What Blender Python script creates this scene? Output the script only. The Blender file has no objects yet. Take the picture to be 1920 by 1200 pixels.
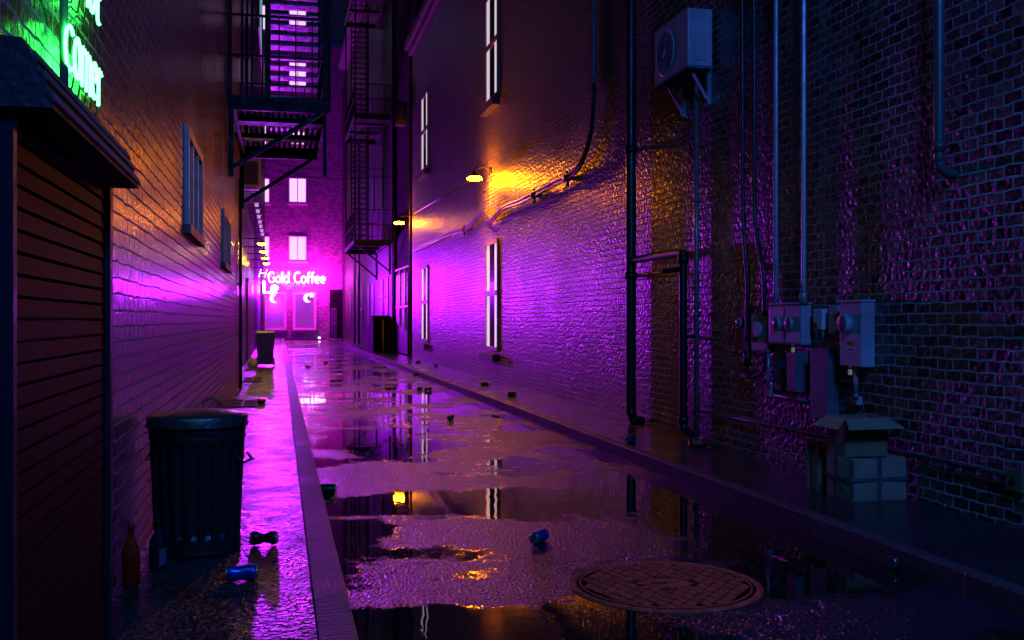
import bpy, bmesh, math, random
from mathutils import Vector, Matrix
random.seed(7)
R = math.radians
scene = bpy.context.scene
COL = scene.collection

# ------------------------------------------------------------------ camera
EYE = 1.15
F = 1867.0                                   # focal length in photo pixels (1920 wide)
TH = R(13.14)
SN, CS = math.sin(TH), math.cos(TH)
cam_data = bpy.data.cameras.new("Camera")
cam = bpy.data.objects.new("Camera", cam_data)
COL.objects.link(cam)
cam.location = (0, 0, EYE)
cam.rotation_euler = (R(90), 0, -TH)
cam_data.sensor_width = 36
cam_data.lens = F / 1920 * 36
cam_data.clip_start = 0.05
cam_data.clip_end = 500
scene.camera = cam

# ------------------------------------------------------------------ night sky
world = bpy.data.worlds.new("World")
scene.world = world
world.use_nodes = True
wn = world.node_tree.nodes
bg = wn['Background']
bg.inputs['Color'].default_value = (0.05, 0.06, 0.36, 1)
bg.inputs['Strength'].default_value = 0.045

scene.view_settings.view_transform = 'Standard'
scene.view_settings.look = 'None'
scene.view_settings.exposure = 0
scene.view_settings.gamma = 1
scene.render.film_transparent = False
scene.cycles.max_bounces = 8
scene.cycles.sample_clamp_indirect = 4
scene.cycles.caustics_reflective = False
scene.cycles.caustics_refractive = False
scene.cycles.use_denoising = True

# unseen blue area light, added behind the camera to light the right wall
def lamp(name, kind, loc, power, col, size=0.1, rot=None, size_y=None):
    l = bpy.data.lights.new(name, kind)
    l.energy = power
    l.color = col
    if kind == 'AREA':
        l.size = size
        if size_y:
            l.shape = 'RECTANGLE'; l.size_y = size_y
    else:
        l.shadow_soft_size = size
    o = bpy.data.objects.new(name, l)
    COL.objects.link(o)
    o.location = loc
    if rot: o.rotation_euler = rot
    return o
lamp("blue_fill_light", 'AREA', (1.5, -0.9, 5.4), 290, (0.05, 0.20, 1.0), 1.2, (R(62), 0, R(-36)))

# ------------------------------------------------------------------ pixel helpers (photo pixels -> places on real planes)
def ray(px, py):
    a = (px - 960) / F; b = (600 - py) / F
    return Vector((SN + CS * a, CS - SN * a, b))
def onX(px, py, X):
    d = ray(px, py); t = X / d.x
    return Vector((X, d.y * t, EYE + d.z * t))
def onZ(px, py, Z):
    d = ray(px, py); t = (Z - EYE) / d.z
    return Vector((d.x * t, d.y * t, Z))
def yAt(px, X):                       # Y on plane X at column px
    return onX(px, 600, X).y
def xAt(px, Y):
    d = ray(px, 600); return d.x * Y / d.y
def zAt(py, X, Y):                    # height of row py at ground position X,Y
    return EYE + (600 - py) / F * (X * SN + Y * CS)
def depthY(Zc, X):
    return (Zc - X * SN) / CS

XL, XR = -0.61, 3.61                  # alley walls
WALK = 0.10                           # pavement height
KL0, KL1 = 0.125, 0.254               # left kerb
KR = 2.767                            # right kerb edge

# ------------------------------------------------------------------ materials
MATS = {}
def nodes_of(name):
    m = bpy.data.materials.new(name); m.use_nodes = True
    nt = m.node_tree
    return m, nt, nt.nodes, nt.links, nt.nodes['Principled BSDF']
def simple(name, col, rough=0.5, metal=0.0, emit=None, es=0.0, noise=0.25, nscale=12, bump=0.15, spec=None, bscale=60):
    if name in MATS: return MATS[name]
    m, nt, N, L, b = nodes_of(name)
    b.inputs['Metallic'].default_value = metal
    b.inputs['Roughness'].default_value = rough
    if spec is not None: b.inputs['Specular IOR Level'].default_value = spec
    tc = N.new('ShaderNodeTexCoord')
    if noise > 0:
        n = N.new('ShaderNodeTexNoise'); n.inputs['Scale'].default_value = nscale; n.inputs['Detail'].default_value = 6
        L.new(tc.outputs['Object'], n.inputs['Vector'])
        mr = N.new('ShaderNodeMapRange')
        mr.inputs['From Min'].default_value = 0.3; mr.inputs['From Max'].default_value = 0.7
        mr.inputs['To Min'].default_value = 1 - noise; mr.inputs['To Max'].default_value = 1 + noise
        L.new(n.outputs['Fac'], mr.inputs['Value'])
        mx = N.new('ShaderNodeVectorMath'); mx.operation = 'SCALE'
        mx.inputs[0].default_value = col[:3]
        L.new(mr.outputs[0], mx.inputs['Scale'])
        L.new(mx.outputs[0], b.inputs['Base Color'])
        r2 = N.new('ShaderNodeMapRange')
        r2.inputs['From Min'].default_value = 0.3; r2.inputs['From Max'].default_value = 0.7
        r2.inputs['To Min'].default_value = min(1, rough * 1.25); r2.inputs['To Max'].default_value = rough * 0.75
        L.new(n.outputs['Fac'], r2.inputs['Value']); L.new(r2.outputs[0], b.inputs['Roughness'])
    else:
        b.inputs['Base Color'].default_value = (*col[:3], 1)
    if bump > 0:
        n2 = N.new('ShaderNodeTexNoise'); n2.inputs['Scale'].default_value = bscale; n2.inputs['Detail'].default_value = 4
        L.new(tc.outputs['Object'], n2.inputs['Vector'])
        bp = N.new('ShaderNodeBump'); bp.inputs['Strength'].default_value = bump; bp.inputs['Distance'].default_value = 0.01
        L.new(n2.outputs['Fac'], bp.inputs['Height']); L.new(bp.outputs[0], b.inputs['Normal'])
    if emit:
        b.inputs['Emission Color'].default_value = (*emit, 1)
        b.inputs['Emission Strength'].default_value = es
    MATS[name] = m
    return m
def glow(name, col, s):
    if name in MATS: return MATS[name]
    m, nt, N, L, b = nodes_of(name)
    b.inputs['Base Color'].default_value = (0.6, 0.6, 0.6, 1)
    b.inputs['Emission Color'].default_value = (*col, 1)
    b.inputs['Emission Strength'].default_value = s
    MATS[name] = m
    return m
def glass(name, col, rough=0.05):
    m, nt, N, L, b = nodes_of(name)
    b.inputs['Base Color'].default_value = (*col, 1)
    b.inputs['Roughness'].default_value = rough
    b.inputs['Transmission Weight'].default_value = 0.85
    b.inputs['IOR'].default_value = 1.45
    return m

def brick(name, axes, dark=(0.012, 0.008, 0.010), mid=(0.10, 0.045, 0.036), light=(0.20, 0.12, 0.09), mortar=(0.36, 0.33, 0.30),
          bw=0.132, rh=0.0625, rough=(0.27, 0.5), bump=1.0, grit=1.0, warp=0.007, spec=0.6, mort=0.007, bd=0.02, ns=38, nd=6):
    m, nt, N, L, b = nodes_of(name)
    tc = N.new('ShaderNodeTexCoord')
    sp = N.new('ShaderNodeSeparateXYZ'); L.new(tc.outputs['Object'], sp.inputs[0])
    cb = N.new('ShaderNodeCombineXYZ')
    L.new(sp.outputs[axes[0]], cb.inputs[0]); L.new(sp.outputs[axes[1]], cb.inputs[1])
    # uneven courses
    nw = N.new('ShaderNodeTexNoise'); nw.inputs['Scale'].default_value = 9; nw.inputs['Detail'].default_value = 3
    L.new(cb.outputs[0], nw.inputs['Vector'])
    sub = N.new('ShaderNodeVectorMath'); sub.operation = 'SUBTRACT'; sub.inputs[1].default_value = (0.5, 0.5, 0.5)
    L.new(nw.outputs['Color'], sub.inputs[0])
    sc = N.new('ShaderNodeVectorMath'); sc.operation = 'SCALE'; sc.inputs['Scale'].default_value = warp * 4
    L.new(sub.outputs[0], sc.inputs[0])
    ad = N.new('ShaderNodeVectorMath'); ad.operation = 'ADD'
    L.new(cb.outputs[0], ad.inputs[0]); L.new(sc.outputs[0], ad.inputs[1])
    br = N.new('ShaderNodeTexBrick')
    br.inputs['Scale'].default_value = 1.0
    br.inputs['Brick Width'].default_value = bw
    br.inputs['Row Height'].default_value = rh
    br.inputs['Mortar Size'].default_value = mort
    br.inputs['Mortar Smooth'].default_value = 0.25
    br.inputs['Bias'].default_value = 0.0
    br.inputs['Color1'].default_value = (0, 0, 0, 1); br.inputs['Color2'].default_value = (1, 1, 1, 1)
    br.inputs['Mortar'].default_value = (0.5, 0.5, 0.5, 1)
    br.offset = 0.5
    L.new(ad.outputs[0], br.inputs['Vector'])
    cr = N.new('ShaderNodeValToRGB')
    e = cr.color_ramp.elements
    e[0].position = 0.0; e[0].color = (*dark, 1)
    e[1].position = 1.0; e[1].color = (*light, 1)
    k = cr.color_ramp.elements.new(0.14); k.color = (*dark, 1)
    k = cr.color_ramp.elements.new(0.24); k.color = tuple(c * 0.55 for c in mid) + (1,)
    k = cr.color_ramp.elements.new(0.6); k.color = (*mid, 1)
    L.new(br.outputs['Color'], cr.inputs['Fac'])
    nz = N.new('ShaderNodeTexNoise'); nz.inputs['Scale'].default_value = ns; nz.inputs['Detail'].default_value = nd; nz.inputs['Roughness'].default_value = 0.65
    L.new(cb.outputs[0], nz.inputs['Vector'])
    big = N.new('ShaderNodeTexNoise'); big.inputs['Scale'].default_value = 0.9; big.inputs['Detail'].default_value = 5
    L.new(cb.outputs[0], big.inputs['Vector'])
    # blotches
    mr = N.new('ShaderNodeMapRange'); mr.inputs['From Min'].default_value = 0.3; mr.inputs['From Max'].default_value = 0.7
    mr.inputs['To Min'].default_value = 0.55; mr.inputs['To Max'].default_value = 1.4
    L.new(nz.outputs['Fac'], mr.inputs['Value'])
    v1 = N.new('ShaderNodeVectorMath'); v1.operation = 'SCALE'
    L.new(cr.outputs[0], v1.inputs[0]); L.new(mr.outputs[0], v1.inputs['Scale'])
    # mortar partly gone in patches
    mm = N.new('ShaderNodeMapRange'); mm.inputs['From Min'].default_value = 0.35; mm.inputs['From Max'].default_value = 0.62
    mm.inputs['To Min'].default_value = 0.35; mm.inputs['To Max'].default_value = 1.0
    L.new(big.outputs['Fac'], mm.inputs['Value'])
    mc = N.new('ShaderNodeVectorMath'); mc.operation = 'SCALE'; mc.inputs[0].default_value = mortar
    L.new(mm.outputs[0], mc.inputs['Scale'])
    mx = N.new('ShaderNodeMix'); mx.data_type = 'RGBA'
    L.new(br.outputs['Fac'], mx.inputs['Factor']); L.new(v1.outputs[0], mx.inputs['A']); L.new(mc.outputs[0], mx.inputs['B'])
    L.new(mx.outputs['Result'], b.inputs['Base Color'])
    # roughness
    rr = N.new('ShaderNodeMapRange'); rr.inputs['From Min'].default_value = 0.35; rr.inputs['From Max'].default_value = 0.65
    rr.inputs['To Min'].default_value = rough[0]; rr.inputs['To Max'].default_value = rough[1]
    L.new(big.outputs['Fac'], rr.inputs['Value'])
    rm = N.new('ShaderNodeMix'); rm.data_type = 'FLOAT'; rm.inputs['B'].default_value = 0.75
    L.new(br.outputs['Fac'], rm.inputs['Factor']); L.new(rr.outputs[0], rm.inputs['A'])
    L.new(rm.outputs['Result'], b.inputs['Roughness'])
    b.inputs['Specular IOR Level'].default_value = spec
    # height: joints recessed, bricks gritty and each set a little differently
    inv = N.new('ShaderNodeMath'); inv.operation = 'SUBTRACT'; inv.inputs[0].default_value = 1.0
    L.new(br.outputs['Fac'], inv.inputs[1])
    h1 = N.new('ShaderNodeMath'); h1.operation = 'MULTIPLY_ADD'
    L.new(nz.outputs['Fac'], h1.inputs[0]); h1.inputs[1].default_value = 0.9 * grit; L.new(inv.outputs[0], h1.inputs[2])
    bh = N.new('ShaderNodeMath'); bh.operation = 'MULTIPLY_ADD'
    L.new(br.outputs['Color'], bh.inputs[0]); bh.inputs[1].default_value = 0.35; L.new(h1.outputs[0], bh.inputs[2])
    bp = N.new('ShaderNodeBump'); bp.inputs['Strength'].default_value = bump; bp.inputs['Distance'].default_value = bd
    L.new(bh.outputs[0], bp.inputs['Height']); L.new(bp.outputs[0], b.inputs['Normal'])
    return m

BR_R = brick('brick_right', ('Y', 'Z'), dark=(0.010, 0.006, 0.007), mid=(0.085, 0.040, 0.030), light=(0.16, 0.085, 0.065), mortar=(0.42, 0.40, 0.40), rough=(0.32, 0.40), bd=0.017, mort=0.0062, spec=0.8, ns=24, nd=0.6, grit=0.8)
BR_L = brick('brick_left', ('Y', 'Z'), mid=(0.085, 0.036, 0.022), light=(0.14, 0.07, 0.045), mortar=(0.30, 0.27, 0.30), rough=(0.20, 0.27), nd=1, ns=26, grit=0.6, bump=0.6, bd=0.009, mort=0.005)
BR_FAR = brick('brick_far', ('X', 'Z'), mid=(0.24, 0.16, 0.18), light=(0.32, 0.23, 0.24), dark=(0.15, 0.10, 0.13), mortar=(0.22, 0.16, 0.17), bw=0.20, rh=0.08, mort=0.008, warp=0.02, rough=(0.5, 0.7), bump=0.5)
BR_MID = brick('brick_mid', ('Y', 'Z'), mid=(0.03, 0.023, 0.035), light=(0.05, 0.04, 0.055), dark=(0.02, 0.016, 0.02), mortar=(0.05, 0.04, 0.05), rough=(0.4, 0.5), bump=0.4, spec=0.15)
RENDER_WALL = simple('dark_render', (0.045, 0.03, 0.026), 0.3, bump=0.2, bscale=14, noise=0.3, nscale=2)

def asphalt():
    m, nt, N, L, b = nodes_of('wet_asphalt')
    tc = N.new('ShaderNodeTexCoord')
    mp = N.new('ShaderNodeMapping'); mp.inputs['Location'].default_value = (3.1, 7.7, 0)
    L.new(tc.outputs['Object'], mp.inputs['Vector'])
    pud = N.new('ShaderNodeTexNoise'); pud.inputs['Scale'].default_value = 0.85; pud.inputs['Detail'].default_value = 9; pud.inputs['Roughness'].default_value = 0.64; pud.inputs['Distortion'].default_value = 0.3
    L.new(mp.outputs[0], pud.inputs['Vector'])
    grit = N.new('ShaderNodeTexNoise'); grit.inputs['Scale'].default_value = 66; grit.inputs['Detail'].default_value = 0.8; grit.inputs['Roughness'].default_value = 0.5
    L.new(tc.outputs['Object'], grit.inputs['Vector'])
    mid = N.new('ShaderNodeTexNoise'); mid.inputs['Scale'].default_value = 9; mid.inputs['Detail'].default_value = 5
    L.new(tc.outputs['Object'], mid.inputs['Vector'])
    # surface relief; water fills everything lower than the water level
    a1 = N.new('ShaderNodeMath'); a1.operation = 'MULTIPLY_ADD'; a1.inputs[1].default_value = 0.17
    level = pud.outputs['Fac']
    # low spots that hold water (negative) and humps that stay clear
    for (px, py, rx, ry, amp) in ((1520, 1010, .75, .9, -.20), (1150, 925, .8, .35, -.16), (760, 945, .5, .35, -.2), (700, 1180, .5, .28, -.2), (1120, 1185, .5, .25, -.2),
                                  (655, 1010, .25, .4, -.18), (860, 1035, .40, .22, -.30), (1000, 1030, .75, .55, .22), (1500, 880, .6, .3, .10), (1760, 1150, .55, .35, .2), (885, 1115, .35, .22, .34),
                                  (1300, 1165, .3, .2, .14), (700, 880, .4, .5, .14), (950, 845, .9, .5, .10), (1380, 935, .5, .3, .10)):
        q = onZ(px, py, 0)
        v = N.new('ShaderNodeVectorMath'); v.operation = 'SUBTRACT'; v.inputs[1].default_value = (q.x, q.y, 0); L.new(tc.outputs['Object'], v.inputs[0])
        v2 = N.new('ShaderNodeVectorMath'); v2.operation = 'MULTIPLY'; v2.inputs[1].default_value = (1 / rx, 1 / ry, 0); L.new(v.outputs[0], v2.inputs[0])
        v3 = N.new('ShaderNodeVectorMath'); v3.operation = 'LENGTH'; L.new(v2.outputs[0], v3.inputs[0])
        g = N.new('ShaderNodeMapRange'); g.interpolation_type = 'SMOOTHSTEP'; g.inputs['From Min'].default_value = 0.2; g.inputs['From Max'].default_value = 1.6
        g.inputs['To Min'].default_value = amp * .75; g.inputs['To Max'].default_value = 0
        L.new(v3.outputs['Value'], g.inputs['Value'])
        ad_ = N.new('ShaderNodeMath'); ad_.operation = 'ADD'; L.new(level, ad_.inputs[0]); L.new(g.outputs[0], ad_.inputs[1]); level = ad_.outputs[0]
    L.new(mid.outputs['Fac'], a1.inputs[0]); L.new(level, a1.inputs[2])
    a2 = N.new('ShaderNodeMath'); a2.operation = 'MULTIPLY_ADD'; a2.inputs[1].default_value = 0.11
    L.new(grit.outputs['Fac'], a2.inputs[0]); L.new(a1.outputs[0], a2.inputs[2])
    dry = N.new('ShaderNodeMapRange'); dry.inputs['From Min'].default_value = 0.617; dry.inputs['From Max'].default_value = 0.677
    dry.interpolation_type = 'SMOOTHSTEP'
    L.new(a2.outputs[0], dry.inputs['Value'])
    c1 = N.new('ShaderNodeMix'); c1.data_type = 'RGBA'
    c1.inputs['A'].default_value = (0.010, 0.008, 0.007, 1); c1.inputs['B'].default_value = (0.012, 0.016, 0.036, 1)
    L.new(dry.outputs[0], c1.inputs['Factor'])
    L.new(c1.outputs['Result'], b.inputs['Base Color'])
    r1 = N.new('ShaderNodeMix'); r1.data_type = 'FLOAT'; r1.inputs['A'].default_value = 0.015; r1.inputs['B'].default_value = 0.27
    L.new(dry.outputs[0], r1.inputs['Factor']); L.new(r1.outputs['Result'], b.inputs['Roughness'])
    b.inputs['Specular IOR Level'].default_value = 0.65
    hs0 = N.new('ShaderNodeMath'); hs0.operation = 'MULTIPLY_ADD'; hs0.inputs[1].default_value = 0.35
    L.new(mid.outputs['Fac'], hs0.inputs[0]); L.new(grit.outputs['Fac'], hs0.inputs[2])
    # cracks
    cw = N.new('ShaderNodeTexNoise'); cw.inputs['Scale'].default_value = 4; cw.inputs['Detail'].default_value = 4; L.new(tc.outputs['Object'], cw.inputs['Vector'])
    cm = N.new('ShaderNodeVectorMath'); cm.operation = 'MULTIPLY_ADD'; cm.inputs[1].default_value = (.45, .45, 0); L.new(cw.outputs['Color'], cm.inputs[0]); L.new(tc.outputs['Object'], cm.inputs[2])
    cv = N.new('ShaderNodeTexVoronoi'); cv.feature = 'DISTANCE_TO_EDGE'; cv.inputs['Scale'].default_value = 0.75; L.new(cm.outputs[0], cv.inputs['Vector'])
    cr_ = N.new('ShaderNodeMapRange'); cr_.inputs['From Max'].default_value = 0.009; cr_.inputs['To Min'].default_value = -0.9; cr_.inputs['To Max'].default_value = 0; L.new(cv.outputs['Distance'], cr_.inputs['Value'])
    hs = N.new('ShaderNodeMath'); hs.operation = 'ADD'; L.new(hs0.outputs[0], hs.inputs[0]); L.new(cr_.outputs[0], hs.inputs[1])
    bp = N.new('ShaderNodeBump'); bp.inputs['Distance'].default_value = 0.024
    st = N.new('ShaderNodeMath'); st.operation = 'MULTIPLY'; st.inputs[1].default_value = 0.85
    L.new(dry.outputs[0], st.inputs[0]); L.new(st.outputs[0], bp.inputs['Strength'])
    L.new(hs.outputs[0], bp.inputs['Height'])
    # faint ripples on the water
    rp = N.new('ShaderNodeTexNoise'); rp.inputs['Scale'].default_value = 7; rp.inputs['Detail'].default_value = 2
    L.new(tc.outputs['Object'], rp.inputs['Vector'])
    b2 = N.new('ShaderNodeBump'); b2.inputs['Distance'].default_value = 0.0010; b2.inputs['Strength'].default_value = 0.5
    L.new(rp.outputs['Fac'], b2.inputs['Height']); L.new(bp.outputs[0], b2.inputs['Normal'])
    L.new(b2.outputs[0], b.inputs['Normal'])
    return m
ASPHALT = asphalt()

def pavement(name, base, rough, bump, gs, joint=1.5, spec=0.6, dist=0.008, bsc=2.2):
    m, nt, N, L, b = nodes_of(name)
    tc = N.new('ShaderNodeTexCoord')
    vo = N.new('ShaderNodeTexNoise'); vo.inputs['Scale'].default_value = gs; vo.inputs['Detail'].default_value = 1.5; vo.inputs['Roughness'].default_value = 0.5
    L.new(tc.outputs['Object'], vo.inputs['Vector'])
    big = N.new('ShaderNodeTexNoise'); big.inputs['Scale'].default_value = bsc; big.inputs['Detail'].default_value = 6
    L.new(tc.outputs['Object'], big.inputs['Vector'])
    mr = N.new('ShaderNodeMapRange'); mr.inputs['From Min'].default_value = 0.3; mr.inputs['From Max'].default_value = 0.7
    mr.inputs['To Min'].default_value = 0.6; mr.inputs['To Max'].default_value = 1.35
    L.new(big.outputs['Fac'], mr.inputs['Value'])
    sc = N.new('ShaderNodeVectorMath'); sc.operation = 'SCALE'; sc.inputs[0].default_value = base
    L.new(mr.outputs[0], sc.inputs['Scale']); L.new(sc.outputs[0], b.inputs['Base Color'])
    rr = N.new('ShaderNodeMapRange'); rr.inputs['From Min'].default_value = 0.35; rr.inputs['From Max'].default_value = 0.65
    rr.inputs['To Min'].default_value = rough[0]; rr.inputs['To Max'].default_value = rough[1]
    L.new(big.outputs['Fac'], rr.inputs['Value']); L.new(rr.outputs[0], b.inputs['Roughness'])
    b.inputs['Specular IOR Level'].default_value = spec
    # joints across the pavement
    sp = N.new('ShaderNodeSeparateXYZ'); L.new(tc.outputs['Object'], sp.inputs[0])
    md = N.new('ShaderNodeMath'); md.operation = 'PINGPONG'; md.inputs[1].default_value = joint / 2
    L.new(sp.outputs['Y'], md.inputs[0])
    jr = N.new('ShaderNodeMapRange'); jr.inputs['From Min'].default_value = 0.0; jr.inputs['From Max'].default_value = 0.012
    L.new(md.outputs[0], jr.inputs['Value'])
    hh = N.new('ShaderNodeMath'); hh.operation = 'ADD'
    L.new(vo.outputs['Fac'], hh.inputs[0]); L.new(jr.outputs[0], hh.inputs[1])
    bp = N.new('ShaderNodeBump'); bp.inputs['Strength'].default_value = bump; bp.inputs['Distance'].default_value = dist
    L.new(hh.outputs[0], bp.inputs['Height']); L.new(bp.outputs[0], b.inputs['Normal'])
    return m
PAVE_L = pavement('wet_pavement_left', (0.028, 0.025, 0.028), (0.16, 0.42), 1.0, 46, joint=2.4, dist=0.050, spec=.40, bsc=5)
PAVE_R = pavement('wet_pavement_right', (0.022, 0.02, 0.026), (0.20, 0.3), 0.25, 60, joint=2.4)
KERB = pavement('kerb_stone', (0.065, 0.058, 0.06), (0.45, 0.6), 0.6, 60, joint=1.2, spec=0.25)

M_BLACK = simple('black_iron', (0.012, 0.011, 0.010), 0.5, 0.0, bump=0.2, spec=0.25)
M_PIPE = simple('black_pipe', (0.012, 0.012, 0.014), 0.38, 0.0, bump=0.15)
M_GALV = simple('galvanised_conduit', (0.30, 0.33, 0.36), 0.42, 0.4, bump=0.05, nscale=5, noise=0.3)
M_BOX = simple('grey_painted_metal', (0.42, 0.40, 0.43), 0.45, 0.1, bump=0.05, nscale=4, noise=0.25)
M_BOXD = simple('dark_grey_painted_metal', (0.16, 0.15, 0.19), 0.45, 0.1, bump=0.05, nscale=4)
M_RED = simple('red_painted_metal', (0.16, 0.022, 0.02), 0.5, bump=0.05)
M_WHITE = simple('white_plastic', (0.65, 0.66, 0.68), 0.4, bump=0.03, noise=0.12, nscale=4)
M_AC = simple('ac_white_metal', (0.44, 0.42, 0.45), 0.42, bump=0.03, noise=0.2, nscale=5)
M_DARK = simple('dark_plastic', (0.02, 0.02, 0.025), 0.4, bump=0.1)
M_TRIM = simple('white_painted_trim', (0.66, 0.52, 0.46), 0.45, bump=0.05, noise=0.1)
M_GLASS = simple('dark_window_glass', (0.01, 0.01, 0.012), 0.06, bump=0.0, noise=0, spec=0.7)
M_STONE = simple('dark_stone', (0.06, 0.05, 0.05), 0.6, bump=0.4)
M_CAN = simple('trash_can_steel', (0.055, 0.055, 0.065), 0.34, 0.75, bump=0.12, noise=0.35, nscale=9, bscale=25)
M_LID = simple('trash_lid_steel', (0.12, 0.11, 0.11), 0.36, 0.7, bump=0.45, noise=0.3, nscale=9, bscale=30)
M_CARD = simple('cardboard', (0.22, 0.165, 0.08), 0.75, bump=0.12, noise=0.18, nscale=7, bscale=18)
M_CARDB = simple('pale_cardboard', (0.28, 0.23, 0.14), 0.75, bump=0.15, noise=0.15, nscale=7, bscale=14)
M_TAPE = simple('packing_tape', (0.10, 0.09, 0.09), 0.3, bump=0.0)
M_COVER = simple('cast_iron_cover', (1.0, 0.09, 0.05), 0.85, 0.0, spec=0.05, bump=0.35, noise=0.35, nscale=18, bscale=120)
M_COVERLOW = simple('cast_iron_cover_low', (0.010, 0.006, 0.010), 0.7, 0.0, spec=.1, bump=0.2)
M_BAG = simple('white_paper', (0.6, 0.58, 0.55), 0.7, bump=0.4)
M_YEL = simple('yellow_lock_glow', (0.78, 0.8, 0.42), 0.5, bump=0, emit=(0.55, 0.6, 0.28), es=0.12)  # slight glow put into the padlocks so they show bright
M_LABY = simple('yellow_label', (0.75, 0.5, 0.02), 0.5, bump=0, noise=0)
M_LABW = simple('white_label', (0.8, 0.8, 0.8), 0.5, bump=0, noise=0)
M_INK = simple('black_ink', (0.01, 0.01, 0.01), 0.5, bump=0, noise=0)
M_BINM = simple('wheelie_bin_plastic', (0.05, 0.03, 0.35), 0.42, bump=0.15)
M_METER = simple('meter_glass', (0.12, 0.11, 0.14), 0.15, bump=0, noise=0.1)
M_FANBLK = simple('fan_grille', (0.07, 0.065, 0.085), 0.5, bump=0.05)
M_ROOF = simple('roof_felt', (0.035, 0.03, 0.035), 0.6, bump=0.9, bscale=30)
def rust_boards():
    m, nt, N, L, b = nodes_of('weathered_boards')
    tc = N.new('ShaderNodeTexCoord')
    mp = N.new('ShaderNodeMapping'); mp.inputs['Scale'].default_value = (6, 9, 22)
    L.new(tc.outputs['Object'], mp.inputs['Vector'])
    n = N.new('ShaderNodeTexNoise'); n.inputs['Scale'].default_value = 1.6; n.inputs['Detail'].default_value = 8; n.inputs['Roughness'].default_value = 0.7
    L.new(mp.outputs[0], n.inputs['Vector'])
    cr = N.new('ShaderNodeValToRGB'); e = cr.color_ramp.elements
    e[0].position = 0.40; e[0].color = (0.005, 0.004, 0.006, 1); e[1].position = 0.66; e[1].color = (0.010, 0.006, 0.005, 1)
    L.new(n.outputs['Fac'], cr.inputs['Fac']); L.new(cr.outputs[0], b.inputs['Base Color'])
    b.inputs['Roughness'].default_value = 0.65; b.inputs['Specular IOR Level'].default_value = 0.12
    bp = N.new('ShaderNodeBump'); bp.inputs['Strength'].default_value = 0.6; bp.inputs['Distance'].default_value = 0.004
    L.new(n.outputs['Fac'], bp.inputs['Height']); L.new(bp.outputs[0], b.inputs['Normal'])
    return m
M_BOARD = rust_boards()
# things that give off light
PINK = (1.0, 0.02, 0.95)
E_GOLD = glow('neon_coffee', (1.0, 0.72, 1.0), 3.5)
E_FILL = glow('hidden_fill', (1.0, 0.006, 0.95), 600)
E_LE = glow('neon_pink', (0.42, 0.006, 1.0), 3900)
E_HAPPYB = glow('neon_blue', (0.12, 0.10, 1.0), 25)
E_HAPPYP = glow('neon_lilac', (1.0, 0.18, 0.9), 2.2)
E_GREEN = glow('neon_green', (0.03, 1.0, 0.10), 24)
E_ORANGE = glow('lamp_orange', (1.0, 0.22, 0.0003), 850)
E_ORANGE2 = glow('lamp_orange_far', (1.0, 0.24, 0.0015), 420)
E_YELLOW = glow('lamp_yellow', (1.0, 0.62, 0.006), 110)
E_WIN = glow('lit_window_pink', (1.0, 0.62, 1.0), 1.05)
E_WINR = glow('lit_window_right', (0.85, 0.70, 0.80), 0.75)
E_TEAL = glow('lit_window_teal', (0.25, 0.8, 0.75), 0.35)
E_MOON = glow('neon_moon', (0.15, 0.75, 1.0), 1.6)
E_STAR = glow('neon_star', (1.0, 0.75, 0.15), 3.0)
E_SQUARE = glow('square_glow', (0.9, 0.62, 0.85), 0.5)

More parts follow.
